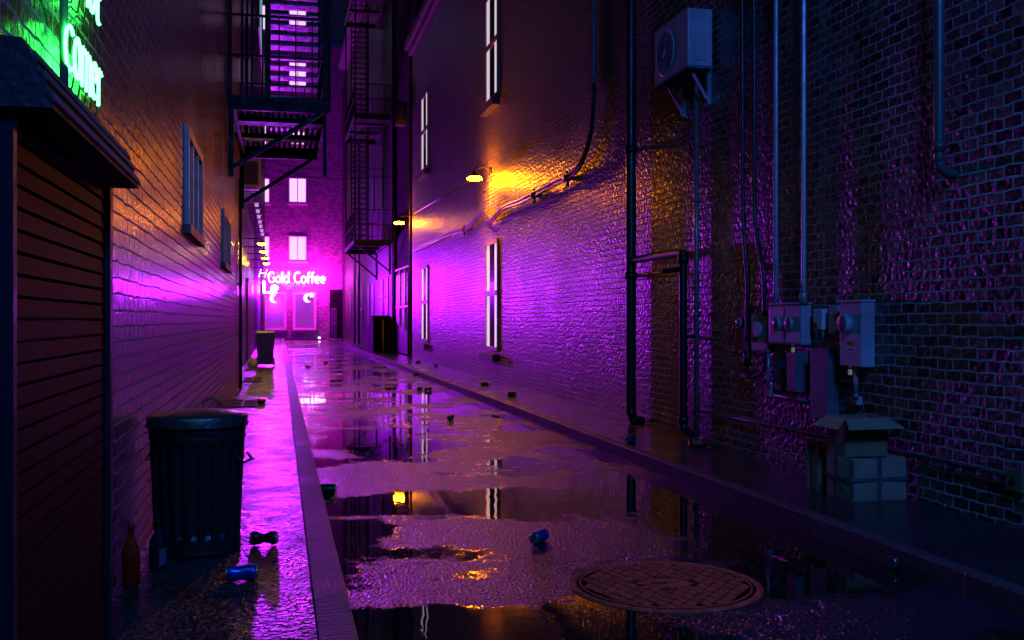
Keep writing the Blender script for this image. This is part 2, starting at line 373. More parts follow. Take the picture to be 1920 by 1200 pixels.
# ------------------------------------------------------------------ mesh builder
def world_of(o):
    v = Vector((0, 0, 0))
    while o is not None:
        v += o.location; o = o.parent
    return v
class MB:
    def __init__(s): s.bm = bmesh.new()
    def box(s, x0, x1, y0, y1, z0, z1):
        vs = [s.bm.verts.new((x, y, z)) for x in (x0, x1) for y in (y0, y1) for z in (z0, z1)]
        for f in ((0, 1, 3, 2), (4, 6, 7, 5), (0, 4, 5, 1), (2, 3, 7, 6), (0, 2, 6, 4), (1, 5, 7, 3)):
            s.bm.faces.new([vs[i] for i in f])
        return s
    def obox(s, c, ax, ay, az, hx, hy, hz):            # oriented box
        c = Vector(c); ax, ay, az = Vector(ax).normalized(), Vector(ay).normalized(), Vector(az).normalized()
        vs = [s.bm.verts.new(c + ax * hx * i + ay * hy * j + az * hz * k) for i in (-1, 1) for j in (-1, 1) for k in (-1, 1)]
        for f in ((0, 1, 3, 2), (4, 6, 7, 5), (0, 4, 5, 1), (2, 3, 7, 6), (0, 2, 6, 4), (1, 5, 7, 3)):
            s.bm.faces.new([vs[i] for i in f])
        return s
    def bar(s, p0, p1, w, h=None):                      # square bar between two points
        p0, p1 = Vector(p0), Vector(p1); d = (p1 - p0)
        up = Vector((0, 0, 1)) if abs(d.normalized().z) < 0.95 else Vector((0, 1, 0))
        side = d.cross(up).normalized(); u2 = side.cross(d).normalized()
        return s.obox((p0 + p1) / 2, d, side, u2, d.length / 2, w / 2, (h or w) / 2)
    def tube(s, pts, r, seg=10, cap=True, closed=False):
        pts = [Vector(p) for p in pts]
        n = len(pts); rings = []
        rr = r if isinstance(r, (list, tuple)) else [r] * n
        prev = None
        for i in range(n):
            if closed: t = pts[(i + 1) % n] - pts[i - 1]
            else: t = pts[min(i + 1, n - 1)] - pts[max(i - 1, 0)]
            t.normalize()
            if prev is None:
                a = Vector((0, 0, 1)) if abs(t.z) < 0.9 else Vector((1, 0, 0))
                u = t.cross(a).normalized()
            else:
                u = (prev - t * prev.dot(t)).normalized()
            prev = u; v = t.cross(u)
            rings.append([s.bm.verts.new(pts[i] + (u * math.cos(2 * math.pi * k / seg) + v * math.sin(2 * math.pi * k / seg)) * rr[i]) for k in range(seg)])
        m = n if closed else n - 1
        for i in range(m):
            A, B = rings[i], rings[(i + 1) % n]
            for k in range(seg):
                f = s.bm.faces.new((A[k], A[(k + 1) % seg], B[(k + 1) % seg], B[k])); f.smooth = True
        if cap and not closed:
            s.bm.faces.new(rings[0][::-1]); s.bm.faces.new(rings[-1])
        return s
    def lathe(s, prof, c, seg=24, axis=(0, 0, 1), fn=None, caps=True):
        axis = Vector(axis).normalized(); c = Vector(c)
        a = Vector((1, 0, 0)) if abs(axis.x) < 0.9 else Vector((0, 1, 0))
        u = axis.cross(a).normalized(); v = axis.cross(u)
        rings = []
        for (r, z) in prof:
            ring = []
            for k in range(seg):
                t = 2 * math.pi * k / seg
                q = r if fn is None else fn(r, z, t)
                ring.append(s.bm.verts.new(c + axis * z + (u * math.cos(t) + v * math.sin(t)) * max(q, 1e-4)))
            rings.append(ring)
        for A, B in zip(rings, rings[1:]):
            for k in range(seg):
                f = s.bm.faces.new((A[k], A[(k + 1) % seg], B[(k + 1) % seg], B[k])); f.smooth = True
        if caps:
            s.bm.faces.new(rings[0][::-1]); s.bm.faces.new(rings[-1])
        return s
    def prism(s, poly, d):                               # planar polygon extruded by vector d
        d = Vector(d)
        A = [s.bm.verts.new(Vector(p)) for p in poly]; B = [s.bm.verts.new(Vector(p) + d) for p in poly]
        n = len(poly)
        s.bm.faces.new(A[::-1]); s.bm.faces.new(B)
        for i in range(n): s.bm.faces.new((A[i], A[(i + 1) % n], B[(i + 1) % n], B[i]))
        return s
    def build(s, name, mat, parent=None, loc=None, bevel=0, auto=False):
        bmesh.ops.recalc_face_normals(s.bm, faces=s.bm.faces)
        if bevel:
            sh = [e for e in s.bm.edges if len(e.link_faces) == 2 and e.calc_face_angle(0) > 0.6]
            bmesh.ops.bevel(s.bm, geom=sh, offset=bevel, segments=2, affect='EDGES', profile=0.6)
        if parent is not None:
            org = world_of(parent); oloc = Vector((0, 0, 0))
        else:
            org = Vector(loc) if loc is not None else Vector((0, 0, 0)); oloc = org
        if org.length > 0: bmesh.ops.translate(s.bm, verts=s.bm.verts, vec=-org)
        me = bpy.data.meshes.new(name); s.bm.to_mesh(me); s.bm.free()
        me.materials.append(mat)
        o = bpy.data.objects.new(name, me); COL.objects.link(o)
        o.location = oloc
        if parent is not None: o.parent = parent
        return o
def tag(o, label, cat, group=None):
    o['label'] = label; o['category'] = cat
    if group: o['group'] = group
    return o
def thing(name, label, cat, loc, group=None):
    o = bpy.data.objects.new(name, None); COL.objects.link(o); o.location = loc
    o.empty_display_size = 0.1
    return tag(o, label, cat, group)
def struct(o): o['kind'] = 'structure'; return o
def dup(o, loc=None, label=None, parent=None, rot=None):
    c = o.copy(); COL.objects.link(c)
    if parent is not None: c.parent = parent
    if loc is not None: c.location = loc
    if rot is not None: c.rotation_euler = rot
    if label: c['label'] = label
    for ch in [q for q in COL.objects if q.parent == o]:
        dup(ch, parent=c)
    return c
def smooth_path(pts, n=6):                               # Catmull-Rom
    P = [Vector(p) for p in pts]; P = [P[0] * 2 - P[1]] + P + [P[-1] * 2 - P[-2]]
    out = []
    for i in range(1, len(P) - 2):
        for k in range(n):
            t = k / n
            out.append(0.5 * ((2 * P[i]) + (P[i + 1] - P[i - 1]) * t + (2 * P[i - 1] - 5 * P[i] + 4 * P[i + 1] - P[i + 2]) * t * t + (3 * P[i] - P[i - 1] - 3 * P[i + 1] + P[i + 2]) * t ** 3))
    out.append(P[-2]); return out

# ------------------------------------------------------------------ the ground
YN, YF = -6.0, 60.2
struct(MB().box(-60, 60, -40, 130, -0.30, -0.06).build('ground', simple('earth', (0.03, 0.03, 0.03), 0.8)))
struct(MB().box(KL1, KR, YN, YF - 0.4, -0.05, 0.0).build('road', ASPHALT))
struct(MB().box(XL - 0.5, KL0 - 0.004, YN, YF - 0.4, -0.055, WALK).build('pavement_left', PAVE_L))
struct(MB().box(KL0, KL1, YN, YF - 0.4, -0.05, WALK + 0.004).build('kerb_left', KERB, bevel=0.008))
struct(MB().box(KR + 0.09, XR + 2.5, YN, YF - 0.4, -0.055, WALK).build('pavement_right', PAVE_R))
struct(MB().box(KR, KR + 0.086, YN, YF - 0.4, -0.05, WALK + 0.003).build('kerb_right', KERB, bevel=0.008))

# ------------------------------------------------------------------ right brick building
YE = yAt(773, XR)                                        # its far corner
ROOFZ = 8.75
rb = thing('brick_building', 'long two-storey brick building on the right side, with tall narrow lit windows', 'building', (XR, 10, 0))
MB().box(XR, XR + 7, YN, YE, -0.05, ROOFZ).build('wall', BR_R, rb)
co = MB()
co.box(XR - 0.20, XR - 0.002, YN, YE + 0.18, ROOFZ - 0.04, ROOFZ + 0.14)
co.box(XR - 0.10, XR - 0.003, YN, YE + 0.10, ROOFZ - 0.20, ROOFZ - 0.045)
co.build('cornice', simple('cornice_paint', (0.16, 0.11, 0.09), 0.6), rb)
MB().box(XR, XR + 7, YN, YE + 0.1, ROOFZ + 0.002, ROOFZ + 0.12).build('roof', M_ROOF, rb)
def tall_window(pf, pn, zb, zt):
    yf, yn = yAt(pf, XR - 0.03), yAt(pn, XR - 0.03)
    zm = (zb + zt) / 2 + 0.04
    fr = MB()
    x0, x1 = XR - 0.035, XR - 0.002
    fw = 0.055
    fr.box(x0, x1, yn, yn + fw * 0.7, zb, zt); fr.box(x0, x1, yf - fw * .7, yf, zb, zt)
    for z0, z1 in ((zb - 0.0, zb + 0.07), (zt - 0.07, zt), (zm - 0.045, zm + 0.045)):
        fr.box(x0 - 0.004, x1, yn + fw * .7 + 0.001, yf - fw * .7 - 0.001, z0, z1)
    w = fr.build('window', simple('window_frame_brown', (0.34, 0.25, 0.22), 0.5), rb)
    L_ = yf - yn
    s = L_ * 0.24
    for z0, z1 in ((zb + 0.07, zm - 0.045), (zm + 0.045, zt - 0.07)):
        MB().box(XR - 0.018, XR - 0.004, yn + 0.045, yn + 0.045 + s, z0, z1).build('pane', E_WINR, w)
        MB().box(XR - 0.018, XR - 0.004, yf - 0.045 - s, yf - 0.045, z0, z1).build('pane', E_WINR, w)
        MB().box(XR - 0.016, XR - 0.004, yn + 0.047 + s, yf - 0.047 - s, z0, z1).build('blind', M_GLASS, w)
    MB().box(XR - 0.13, XR - 0.002, yn - 0.06, yf + 0.06, zb - 0.17, zb - 0.05).build('sill', M_STONE, w)
    return w
tall_window(910.5, 932.5, 0.62, 2.53)
tall_window(910.5, 932.5, 4.95, 6.86)
tall_window(789.5, 801.5, 0.60, 2.53)
tall_window(789.5, 801.5, 4.95, 6.90)

# ------------------------------------------------------------------ left brick building
YE1 = yAt(450, XL)
lb = thing('brick_building', 'brown brick building lining the left side of the alley behind the trash can', 'building', (XL, 6, 0))
MB().box(XL - 6, XL, YN, YE1, -0.05, 11.5).build('wall', BR_L, lb)
def mullion_window(px0, px1, zb, zt, parent):
    y0, y1 = yAt(px0, XL + 0.03), yAt(px1, XL + 0.03)
    fw = 0.06
    m = MB(); a, b = XL + 0.002, XL + 0.032
    m.box(a, b, y0, y0 + fw, zb, zt); m.box(a, b, y1 - fw, y1, zb, zt)
    m.box(a, b - .002, y0 + fw + .001, y1 - fw - .001, zt - fw, zt)
    for k in (1, 2):
        c = y0 + (y1 - y0) * k / 3
        m.box(a, b - 0.004, c - fw * 0.5, c + fw * 0.5, zb + .002, zt - fw - .001)
    w = m.build('window', M_TRIM, parent)
    MB().box(XL + 0.001, XL + 0.012, y0 + fw, y1 - fw, zb, zt - fw).build('pane', M_GLASS, w)
    MB().box(XL + 0.002, XL + 0.045, y0 - 0.03, y1 + 0.03, zb - 0.06, zb - 0.002).build('sill', simple('brown_sill', (0.22, 0.12, 0.09), 0.5), w)
mullion_window(354, 381, 1.78, 2.43, lb)
mullion_window(421, 433, 1.78, 2.36, lb)

# ------------------------------------------------------------------ next left buildings
X2 = -0.80
Y2E = yAt(476, X2)
b2 = thing('rendered_building', 'narrow dark building just past the left brick building, with the louvred unit on it', 'building', (X2, 20, 0))
MB().box(X2 - 6, X2, YE1 + 0.02, Y2E, -0.05, 11.0).build('wall', RENDER_WALL, b2)
d = MB(); yd0, yd1 = yAt(462, X2), yAt(469, X2)
d.box(X2 + .002, X2 + .04, yd0, yd1, WALK, 2.2)
dd = d.build('door', simple('door_dark_red', (0.10, 0.03, 0.03), 0.4), b2)
MB().tube([(X2 + .05, yd0 + .2, 1.05), (X2 + .09, yd0 + .2, 1.05), (X2 + .09, yd0 + .2, 1.2), (X2 + .05, yd0 + .2, 1.2)], 0.012).build('handle', M_GALV, dd)
b3 = thing('brick_building', 'farthest building on the left, blue-violet wall lit by the neon signs', 'building', (X2, 45, 0))
MB().box(X2 - 6, X2 - 0.03, Y2E + 0.02, YF + 0.5, -0.05, 16.0).build('wall', BR_MID, b3)
# tall teal lit window, high up
w = MB().box(X2 + .0, X2 + .05, yAt(484, X2), yAt(490, X2), zAt(92, X2, yAt(487, X2)), zAt(-40, X2, yAt(487, X2)))
w = w.build('window', M_TRIM, b3)
MB().box(X2 + .052, X2 + .06, yAt(484.6, X2), yAt(489.5, X2), zAt(88, X2, yAt(487, X2)), zAt(-40, X2, yAt(487, X2))).build('pane', E_TEAL, w)
# standpipes up the left walls
def standpipe(px, X, z0, z1, r, name, label, mat=M_PIPE):
    y = yAt(px, X)
    t = MB().tube([(X, y, z0), (X, y, z1)], r, 10)
    for z in (z0 + 0.5, (z0 + z1) / 2, z1 - 0.5):
        t.lathe([(r * 1.35, -0.02), (r * 1.35, 0.02)], (X, y, z), 10)
    o = t.build(name, mat, loc=(X, y, z0)); tag(o, label, 'pipe'); return o
standpipe(451, XL + 0.03, WALK, 3.3, 0.025, 'drain_pipe', 'black drainpipe at the far corner of the left brick building')

# ------------------------------------------------------------------ far building
fb = thing('cafe_building', 'tall magenta-lit brick building closing the end of the alley', 'building', (2, YF, 0))
def farY(px, py):                                       # point on the far wall plane
    d = ray(px, py); t = YF / d.y
    return Vector((d.x * t, YF, EYE + d.z * t))
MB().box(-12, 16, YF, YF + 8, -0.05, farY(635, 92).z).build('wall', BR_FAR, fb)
MB().box(-12, 16, YF - 0.18, YF - 0.002, farY(635, 94).z, farY(635, 87).z).build('cornice', simple('cornice_blue', (0.12, 0.13, 0.2), .5), fb)
def far_window(px0, px1, py0, py1, lit=True):
    a, b = farY(px0, py1), farY(px1, py0)
    f = MB(); t = 0.06
    f.box(a.x, a.x + t, YF - .08, YF - .002, a.z, b.z); f.box(b.x - t, b.x, YF - .08, YF - .002, a.z, b.z)
    f.box(a.x + t, b.x - t, YF - .078, YF - .002, b.z - t, b.z); f.box(a.x + t, b.x - t, YF - .078, YF - .002, a.z, a.z + t)
    c = (a.x + b.x) / 2
    f.box(c - 0.025, c + 0.025, YF - .076, YF - .002, a.z + t, b.z - t)
    w = f.build('window', M_TRIM, fb)
    MB().box(a.x + t, c - .026, YF - .03, YF - .003, a.z + t, b.z - t).build('pane', E_WIN, w)
    MB().box(c + .026, b.x - t, YF - .03, YF - .003, a.z + t, b.z - t).build('pane', E_WIN, w)
    MB().box(a.x - .06, b.x + .06, YF - .16, YF - .003, a.z - .14, a.z - .03).build('sill', M_TRIM, w)
for y0 in (10, 117.5, 226, 334, 443):
    far_window(541, 575, y0, y0 + 46)
    far_window(472, 506, y0, y0 + 46)
def show_window(px0, px1, py0, py1):
    a, b = farY(px0, py1), farY(px1, py0); t = 0.13
    f = MB()
    f.box(a.x, a.x + t, YF - .12, YF - .002, a.z, b.z); f.box(b.x - t, b.x, YF - .12, YF - .002, a.z, b.z)
    f.box(a.x + t, b.x - t, YF - .118, YF - .002, b.z - t, b.z); f.box(a.x + t, b.x - t, YF - .118, YF - .002, a.z, a.z + t)
    w = f.build('window', M_TRIM, fb)
    MB().box(a.x + t, b.x - t, YF - .03, YF - .003, a.z + t, b.z - t).build('pane', simple('showcase_glass', (0.035, 0.015, 0.05), 0.12, bump=0, noise=0, emit=(0.45, 0.03, 0.6), es=0.55), w)
    MB().box(a.x - .1, b.x + .1, YF - .25, YF - .003, a.z - .20, a.z - .02).build('sill', M_STONE, w)
show_window(493, 537, 548, 619)
show_window(549, 593, 548, 619)
a, b = farY(618, 634), farY(651, 543)
dd = MB().box(a.x, b.x, YF - 0.04, YF - .002, WALK - .04, b.z).build('door', simple('matt_black', (.006, .004, .006), .9, spec=.05, bump=0), fb)
q0, q1 = farY(621, 632), farY(630, 579)
g = MB()
for k in range(4):
    x = q0.x + (q1.x - q0.x) * k / 3
    g.bar((x, YF - .07, q0.z), (x, YF - .07, q1.z), .03)
g.bar((q0.x, YF - .07, q1.z), (q1.x, YF - .07, q1.z), .04); g.bar((q0.x, YF - .07, (q0.z + q1.z) / 2), (q1.x, YF - .07, (q0.z + q1.z) / 2), .03)
g.build('grille', M_BOXD, dd)
st = MB().box(-12, KL0, YF - 0.4, YF - .003, -.05, 0.16); st = struct(MB().box(-0.9, 3.7, YF - 0.39, YF - .01, -.05, 0.03).build('kerb_far', KERB))

# ------------------------------------------------------------------ middle right buildings
XM = XR
ya, yb_, yc = yAt(735, XM), yAt(689, XM), yAt(652, XM)
mb_ = thing('plastered_building', 'violet-lit building beyond the gap on the right, behind the tall fire escape', 'building', (XM, 36, 0))
MB().box(XM, XM + 6, ya, yb_, -0.05, 15.0).build('wall', BR_MID, mb_)
def slit(px, py0, py1, parent, X=XM, wpx=3.6):
    y0, y1 = yAt(px + wpx / 2, X), yAt(px - wpx / 2, X)
    ym = (y0 + y1) / 2
    z0, z1 = zAt(py1, X, ym), zAt(py0, X, ym)
    w = MB().box(X - 0.03, X - .002, y0, y1, z0, z1).build('window', simple('slit_frame', (0.05, 0.04, 0.05), .5), parent)
    MB().box(X - 0.036, X - .031, y0 + .08, y1 - .08, z0 + .06, z1 - .06).build('pane', M_DARK, w)
    MB().lathe([(0.03, 0), (0.03, 0.05)], (X - .05, ym, (z0 + z1) / 2), 8, axis=(-1, 0, 0)).build('catch', M_WHITE, w)
for px, p0, p1 in ((692, 534, 606), (700, 531, 604), (717, 524, 598), (727, 520, 595)): slit(px, p0, p1, mb_)
for px, p0, p1 in ((700, 330, 400), (717, 315, 390), (700, 205, 250)): slit(px, p0, p1, mb_)
mc = thing('plastered_building', 'brighter violet building at the far right end of the alley beside the dark doorway', 'building', (XM, 46, 0))
MB().box(XM + .05, XM + 6, yb_ + .02, YF - .05, -0.05, 15.0).build('wall', BR_MID, mc)
for px, p0, p1 in ((659, 545, 620), (680, 540, 620)): slit(px, p0, p1, mc, XM + .05, 2.2)
cz = 15.0
MB().box(XM - 0.42, XM + 6, ya, yc + 1, cz + .001, cz + .35).build('cornice', simple('eave_paint', (0.2, 0.18, 0.22), .5), mb_)
# the dark bay between them and the right brick building
md = thing('brick_building', 'dark recessed bay past the end of the long brick building, carrying the far orange lamp', 'building', (XM + .1, 29, 0))
MB().box(XM + .1, XM + 6, YE + .05, ya - .02, -0.05, 12.0).build('wall', brick('brick_dark', ('Y', 'Z'), mid=(0.035, 0.02, 0.018), light=(0.06, 0.035, 0.03), dark=(.01, .01, .01), mortar=(0.04, 0.03, 0.03), rough=(.8, .9), spec=0.1, bump=.3), md)
# gate with glossy rails
gx = XM - 0.02
gt = thing('metal_gate', 'glossy dark metal gate with two uprights in the dark recess right of the alley', 'gate', (gx, yAt(753, gx), WALK))
def gp(px, py): y = yAt(px, gx); return (gx, y, zAt(py, gx, y))
gm = simple('gate_metal', (0.3, 0.3, 0.34), 0.25, 0.6, bump=0.1)
MB().bar(gp(742, 508), gp(766, 499), .05).build('top_rail', gm, gt)
MB().bar(gp(743, 577), gp(766, 574), .06).build('middle_rail', gm, gt)
for px, a_, b_ in ((750, 506, 612), (759.5, 503, 620)):
    MB().bar(gp(px, a_ + 1), gp(px, b_), .05).build('upright', gm, gt)
pn = MB(); y0, y1 = yAt(765, gx + .05), yAt(744, gx + .05)
pn.box(gx + .03, gx + .06, y0, y1, WALK + .05, zAt(509, gx, y0)).build('panel', M_DARK, gt)
# drum on the dark bay
y_ = yAt(749, 3.35)
dr = thing('transformer_drum', 'dark drum transformer high up on the recessed dark bay', 'transformer', (3.4, y_, zAt(237, 3.35, y_)))
zz0, zz1 = zAt(236, 3.35, y_), zAt(190, 3.35, y_)
MB().lathe([(0.14, zz0), (0.17, zz0 + .03), (0.17, zz1 - .04), (0.13, zz1)], (3.4, y_, 0), 20).build('drum', simple('drum_paint', (0.12, 0.07, 0.07), .5), dr)
for q_ in (zz0 + .15, zz1 - .15): MB().bar((3.5, y_, q_), (XM + .1, y_, q_), .05).build('bracket', M_BLACK, dr)
# sloping-topped shed on the right pavement
sx0 = 3.02
sy0, sy1 = yAt(734, XM), yAt(689, sx0)
sh = MB()
ytop = yAt(728, XM)
def sc_(X, py, Y): return zAt(py, X, Y)
MB().prism([(XM - .01, sy0, WALK), (XM - .01, sy1, WALK), (XM - .01, sy1, 0.86), (XM - .01, sy0 + 0.55, 1.30), (XM - .01, sy0, 1.18)], (sx0 - XM, 0, 0)).build('x', simple('matt_black', (.006, .004, .006), .9, spec=.05, bump=0))
shed = bpy.data.objects['x']; shed.name = 'storage_shed'
tag(shed, 'black lean-to shed with sloping top on the right pavement under the fire escape', 'shed')
tag(MB().tube([(3.3, sy0 - .3, WALK), (3.3, sy0 - .3, 1.15)], 0.035).lathe([(.05, 0), (.05, .03)], (3.3, sy0 - .3, 1.14)).build('bollard', simple('olive_post', (0.2, 0.2, 0.05), .4), loc=(3.3, sy0 - .3, WALK)), 'thin olive post on the right pavement at the mouth of the dark recess', 'post')
standpipe(665, 3.45, WALK, 9, 0.05, 'drain_pipe', 'left one of two black pipes rising behind the right-hand fire escape')
standpipe(673, 3.45, WALK, 9, 0.05, 'drain_pipe', 'right one of two black pipes rising behind the right-hand fire escape')
standpipe(740, 3.66, WALK, 9, 0.05, 'drain_pipe', 'dark downpipe at the edge of the recessed bay')

# ------------------------------------------------------------------ fire escapes
def fire_escape(name, label, Xw, Xo, Y0, Y1, levels, flights, treads_w, tread_y, brace_drop, group, posts, slats=15, rise=0.165, tread_mat=None):
    fe = thing(name, label, 'fire escape', (Xw, (Y0 + Y1) / 2, levels[0]), group)
    s = 1 if Xo > Xw else -1
    for li, z in enumerate(levels):
        p = MB()
        p.bar((Xw, Y0, z - .09), (Xo, Y0, z - .09), .05, .18); p.bar((Xw, Y1, z - .09), (Xo, Y1, z - .09), .05, .18)
        p.bar((Xo, Y0, z - .07), (Xo, Y1, z - .07), .05, .14); p.bar((Xw + s * .05, Y0, z - .07), (Xw + s * .05, Y1, z - .07), .05, .14)
        pl = p.build('platform', M_BLACK, fe)
        g_ = MB(); n = slats
        for k in range(n):
            x = Xw + (Xo - Xw) * (k + .6) / (n + .2)
            g_.box(x - .022, x + .022, Y0 + .03, Y1 - .03, z - .03, z)
        for k in (1, 2):
            y = Y0 + (Y1 - Y0) * k / 3
            g_.box(min(Xw, Xo), max(Xw, Xo), y - .14, y + .14, z - .10, z - .032)
        g_.build('slats', M_BLACK, pl)
        r_ = MB(); top = z + 1.0
        for zz in (top, z + .5):
            r_.bar((Xw, Y0, zz), (Xo, Y0, zz), .03); r_.bar((Xo, Y0, zz), (Xo, Y1, zz), .03); r_.bar((Xw, Y1, zz), (Xo, Y1, zz), .03)
        k = 0
        y = Y0
        while y <= Y1 + .01:
            r_.bar((Xo, y, z), (Xo, y, top), .018); y += (Y1 - Y0) / 14
        for k in range(6):
            x = Xw + (Xo - Xw) * k / 6
            r_.bar((x, Y0, z), (x, Y0, top), .016); r_.bar((x, Y1, z), (x, Y1, top), .016)
        r_.build('railing', M_BLACK, fe)
    z = levels[0]
    for y in (Y0, Y1):
        b_ = MB(); b_.bar((Xw + s * .03, y, z - brace_drop), (Xw + s * .03, y, z), .06)
        b_.bar((Xw + s * .03, y, z - brace_drop + .1), (Xo - s * .1, y, z - .18), .055)
        b_.build('brace', M_BLACK, fe)
    for (z0, z1, run) in flights:
        a_, b_ = treads_w
        n = int((z1 - z0) / rise)
        st = MB()
        for x in (a_, b_):
            st.bar((x, tread_y, z0), (x, tread_y + run * n, z0 + rise * n), .04, .22)
        sf = st.build('stair_flight', M_BLACK, fe)
        for k in range(1, n):
            t = MB(); zz = z0 + rise * k; yy = tread_y + run * k
            m_ = 5
            for j in range(m_):
                y = yy - .12 + .24 * j / (m_ - 1)
                t.box(a_ + .02, b_ - .02, y - .016, y + .016, zz - .022, zz)
            for j in range(5):
                x = a_ + (b_ - a_) * j / 4
                t.box(x - .012, x + .012, yy - .12, yy + .12, zz - .03, zz - .023)
            t.build('tread', tread_mat or M_BLACK, sf)
    for (x, y, z0, z1, w_) in posts:
        MB().bar((x, y, z0), (x, y, z1), w_).build('post', M_BLACK, fe)
    return fe
YA = depthY(12.4, 0); YB = depthY(16.0, 0)
Zp = 3.92
fire_escape('fire_escape', 'black iron fire escape overhead on the left brick wall, with a steep slatted stair', XL, 0.60, YA, YB, [Zp],
            [(Zp, 8.2, 0.0)], (-0.16, 0.63), YB + .1, 1.0, 'fire escapes on the alley walls',
            [(-0.59, YA, Zp, 8.2, .035), (-0.45, YA, Zp, 8.2, .03), (-0.33, YA, Zp, 8.2, .035), (-0.155, YA + .05, Zp, 8.2, .045),
             (0.58, YA, Zp, 8.2, .10), (0.56, YA + .12, Zp - .95, Zp, .045), (-0.5, YB, Zp, 8.2, .03)], tread_mat=simple('tread_grating', (0.55, 0.5, 0.55), 0.4, 0.3, bump=0))
YC, YD = depthY(33.0, 2.4), depthY(37.6, 2.4)
fire_escape('fire_escape', 'tall black fire escape with several platforms on the violet building at right', XM, 2.42, YC, YD, [3.82, 8.0, 12.4],
            [(3.9, 7.9, 0.0), (8.1, 12.2, 0.0), (12.5, 15.5, 0.0)], (2.55, 3.10), YD - 1.2, 1.15, 'fire escapes on the alley walls',
            [(2.44, YC, 3.8, 15.5, .05), (2.44, YD, 3.8, 15.5, .05), (3.14, YD - 1.5, 3.8, 15.5, .05)], slats=12, rise=0.19)

# ------------------------------------------------------------------ strokes for the neon letters
def arc(cx, cy, rx, ry, a0, a1, n=14):
    return [(cx + rx * math.cos(R(a0 + (a1 - a0) * k / n)), cy + ry * math.sin(R(a0 + (a1 - a0) * k / n))) for k in range(n + 1)]
GL = {
 'G': (0.74, [arc(.36, .5, .32, .46, 50, 330) + [(.68, .45), (.42, .45)]]),
 'C': (0.70, [arc(.38, .5, .34, .46, 50, 310)]),
 'L': (0.52, [[(.06, 1), (.06, .04), (.48, .04)]]),
 'H': (0.72, [[(.06, 0), (.06, 1)], [(.62, 0), (.62, 1)], [(.06, .5), (.62, .5)]]),
 'N': (0.74, [[(.06, 0), (.06, 1), (.62, 0), (.62, 1)]]),
 'o': (0.58, [arc(.27, .32, .23, .29, 0, 360)]),
 'l': (0.24, [[(.1, 0), (.1, 1)]]),
 'd': (0.60, [arc(.27, .32, .23, .29, 0, 360), [(.50, 0), (.50, 1)]]),
 'f': (0.40, [[(.16, 0), (.16, .78)] + arc(.31, .78, .15, .18, 180, 70, 6), [(.02, .58), (.36, .58)]]),
 'e': (0.58, [[(.05, .34), (.49, .34)] + arc(.27, .32, .22, .28, 5, 310)]),
 'a': (0.58, [arc(.26, .3, .21, .27, 0, 360), [(.48, .58), (.48, .06), (.54, 0)]]),
 'p': (0.60, [[(.08, .6), (.08, -.32)], arc(.31, .32, .22, .28, 180, 540)]),
 'y': (0.54, [[(.04, .6), (.26, .04)], [(.48, .6), (.16, -.32)]]),
 'i': (0.22, [[(.1, 0), (.1, .58)], [(.1, .78), (.1, .84)]]),
 'g': (0.58, [arc(.26, .32, .21, .27, 0, 360), [(.48, .6), (.48, -.14)] + arc(.27, -.14, .21, .16, 0, -150, 8)]),
 'h': (0.54, [[(.07, 0), (.07, 1)], [(.07, .34)] + arc(.25, .36, .18, .22, 170, 0, 8) + [(.43, 0)]]),
 't': (0.38, [[(.16, .95), (.16, .12), (.24, .02), (.34, .04)], [(.02, .62), (.34, .62)]]),
 's': (0.46, [arc(.22, .45, .17, .14, 50, 270, 8) + arc(.22, .16, .17, .15, 90, -140, 8)]),
 'r': (0.40, [[(.08, 0), (.08, .6)], [(.08, .36)] + arc(.25, .38, .17, .2, 170, 50, 6)]),
 'n': (0.54, [[(.07, 0), (.07, .6)], [(.07, .34)] + arc(.25, .36, .18, .22, 170, 0, 8) + [(.43, 0)]]),
 ' ': (0.42, []),
}
def text_width(s): return sum(GL[c][0] for c in s)
def neon_text(s, org, ux, uz, h, r, mats, parent, slant=0.0, fit=None, seg=6, fill_gap=0):
    """letters as bent glass tubes: org = lower left, ux/uz = writing and up directions"""
    ux, uz, org = Vector(ux), Vector(uz), Vector(org)
    kx = h if fit is None else fit / text_width(s)
    x = 0
    for i, c in enumerate(s):
        w, strokes = GL[c]
        if strokes:
            m = MB()
            for stt in strokes:
                P = [org + ux * ((x + p[0] + slant * p[1]) * kx) + uz * (p[1] * h) for p in stt]
                m.tube(P, r, seg)
            l_ = m.build('letter', mats[i] if isinstance(mats, list) else mats, parent)
            if fill_gap:  # added bright tubes, hidden behind the letters, to light the far wall
                m = MB()
                for stt in strokes:
                    P = [org + Vector((0, fill_gap, 0)) + ux * ((x + p[0] + slant * p[1]) * kx) + uz * (p[1] * h) for p in stt]
                    m.tube(P, r * .5, 5)
                m.build('hidden_fill_tube', E_FILL, l_)
        x += w

# Gold Coffee sign on the far wall
a, b = farY(503, 531), farY(610, 511)
cs = thing('neon_sign', 'white-pink neon lettering reading Gold Coffee over the shop windows at the end of the alley', 'neon sign', (a.x, YF - .35, a.z))
neon_text('Gold Coffee', (a.x, YF - .95, a.z - .02), (1, 0, 0), (0, 0, 1), b.z - a.z, 0.052, E_GOLD, cs, fit=b.x - a.x, fill_gap=.12)
for k in range(6):
    x = a.x + (b.x - a.x) * (k + .5) / 6
    MB().bar((x, YF - .80, a.z + .3), (x, YF - .002, a.z + .3), .03).build('bracket', M_BLACK, cs)
MB().bar((a.x, YF - .80, a.z + .3), (b.x, YF - .80, a.z + .3), .03).build('rail', M_BLACK, cs)

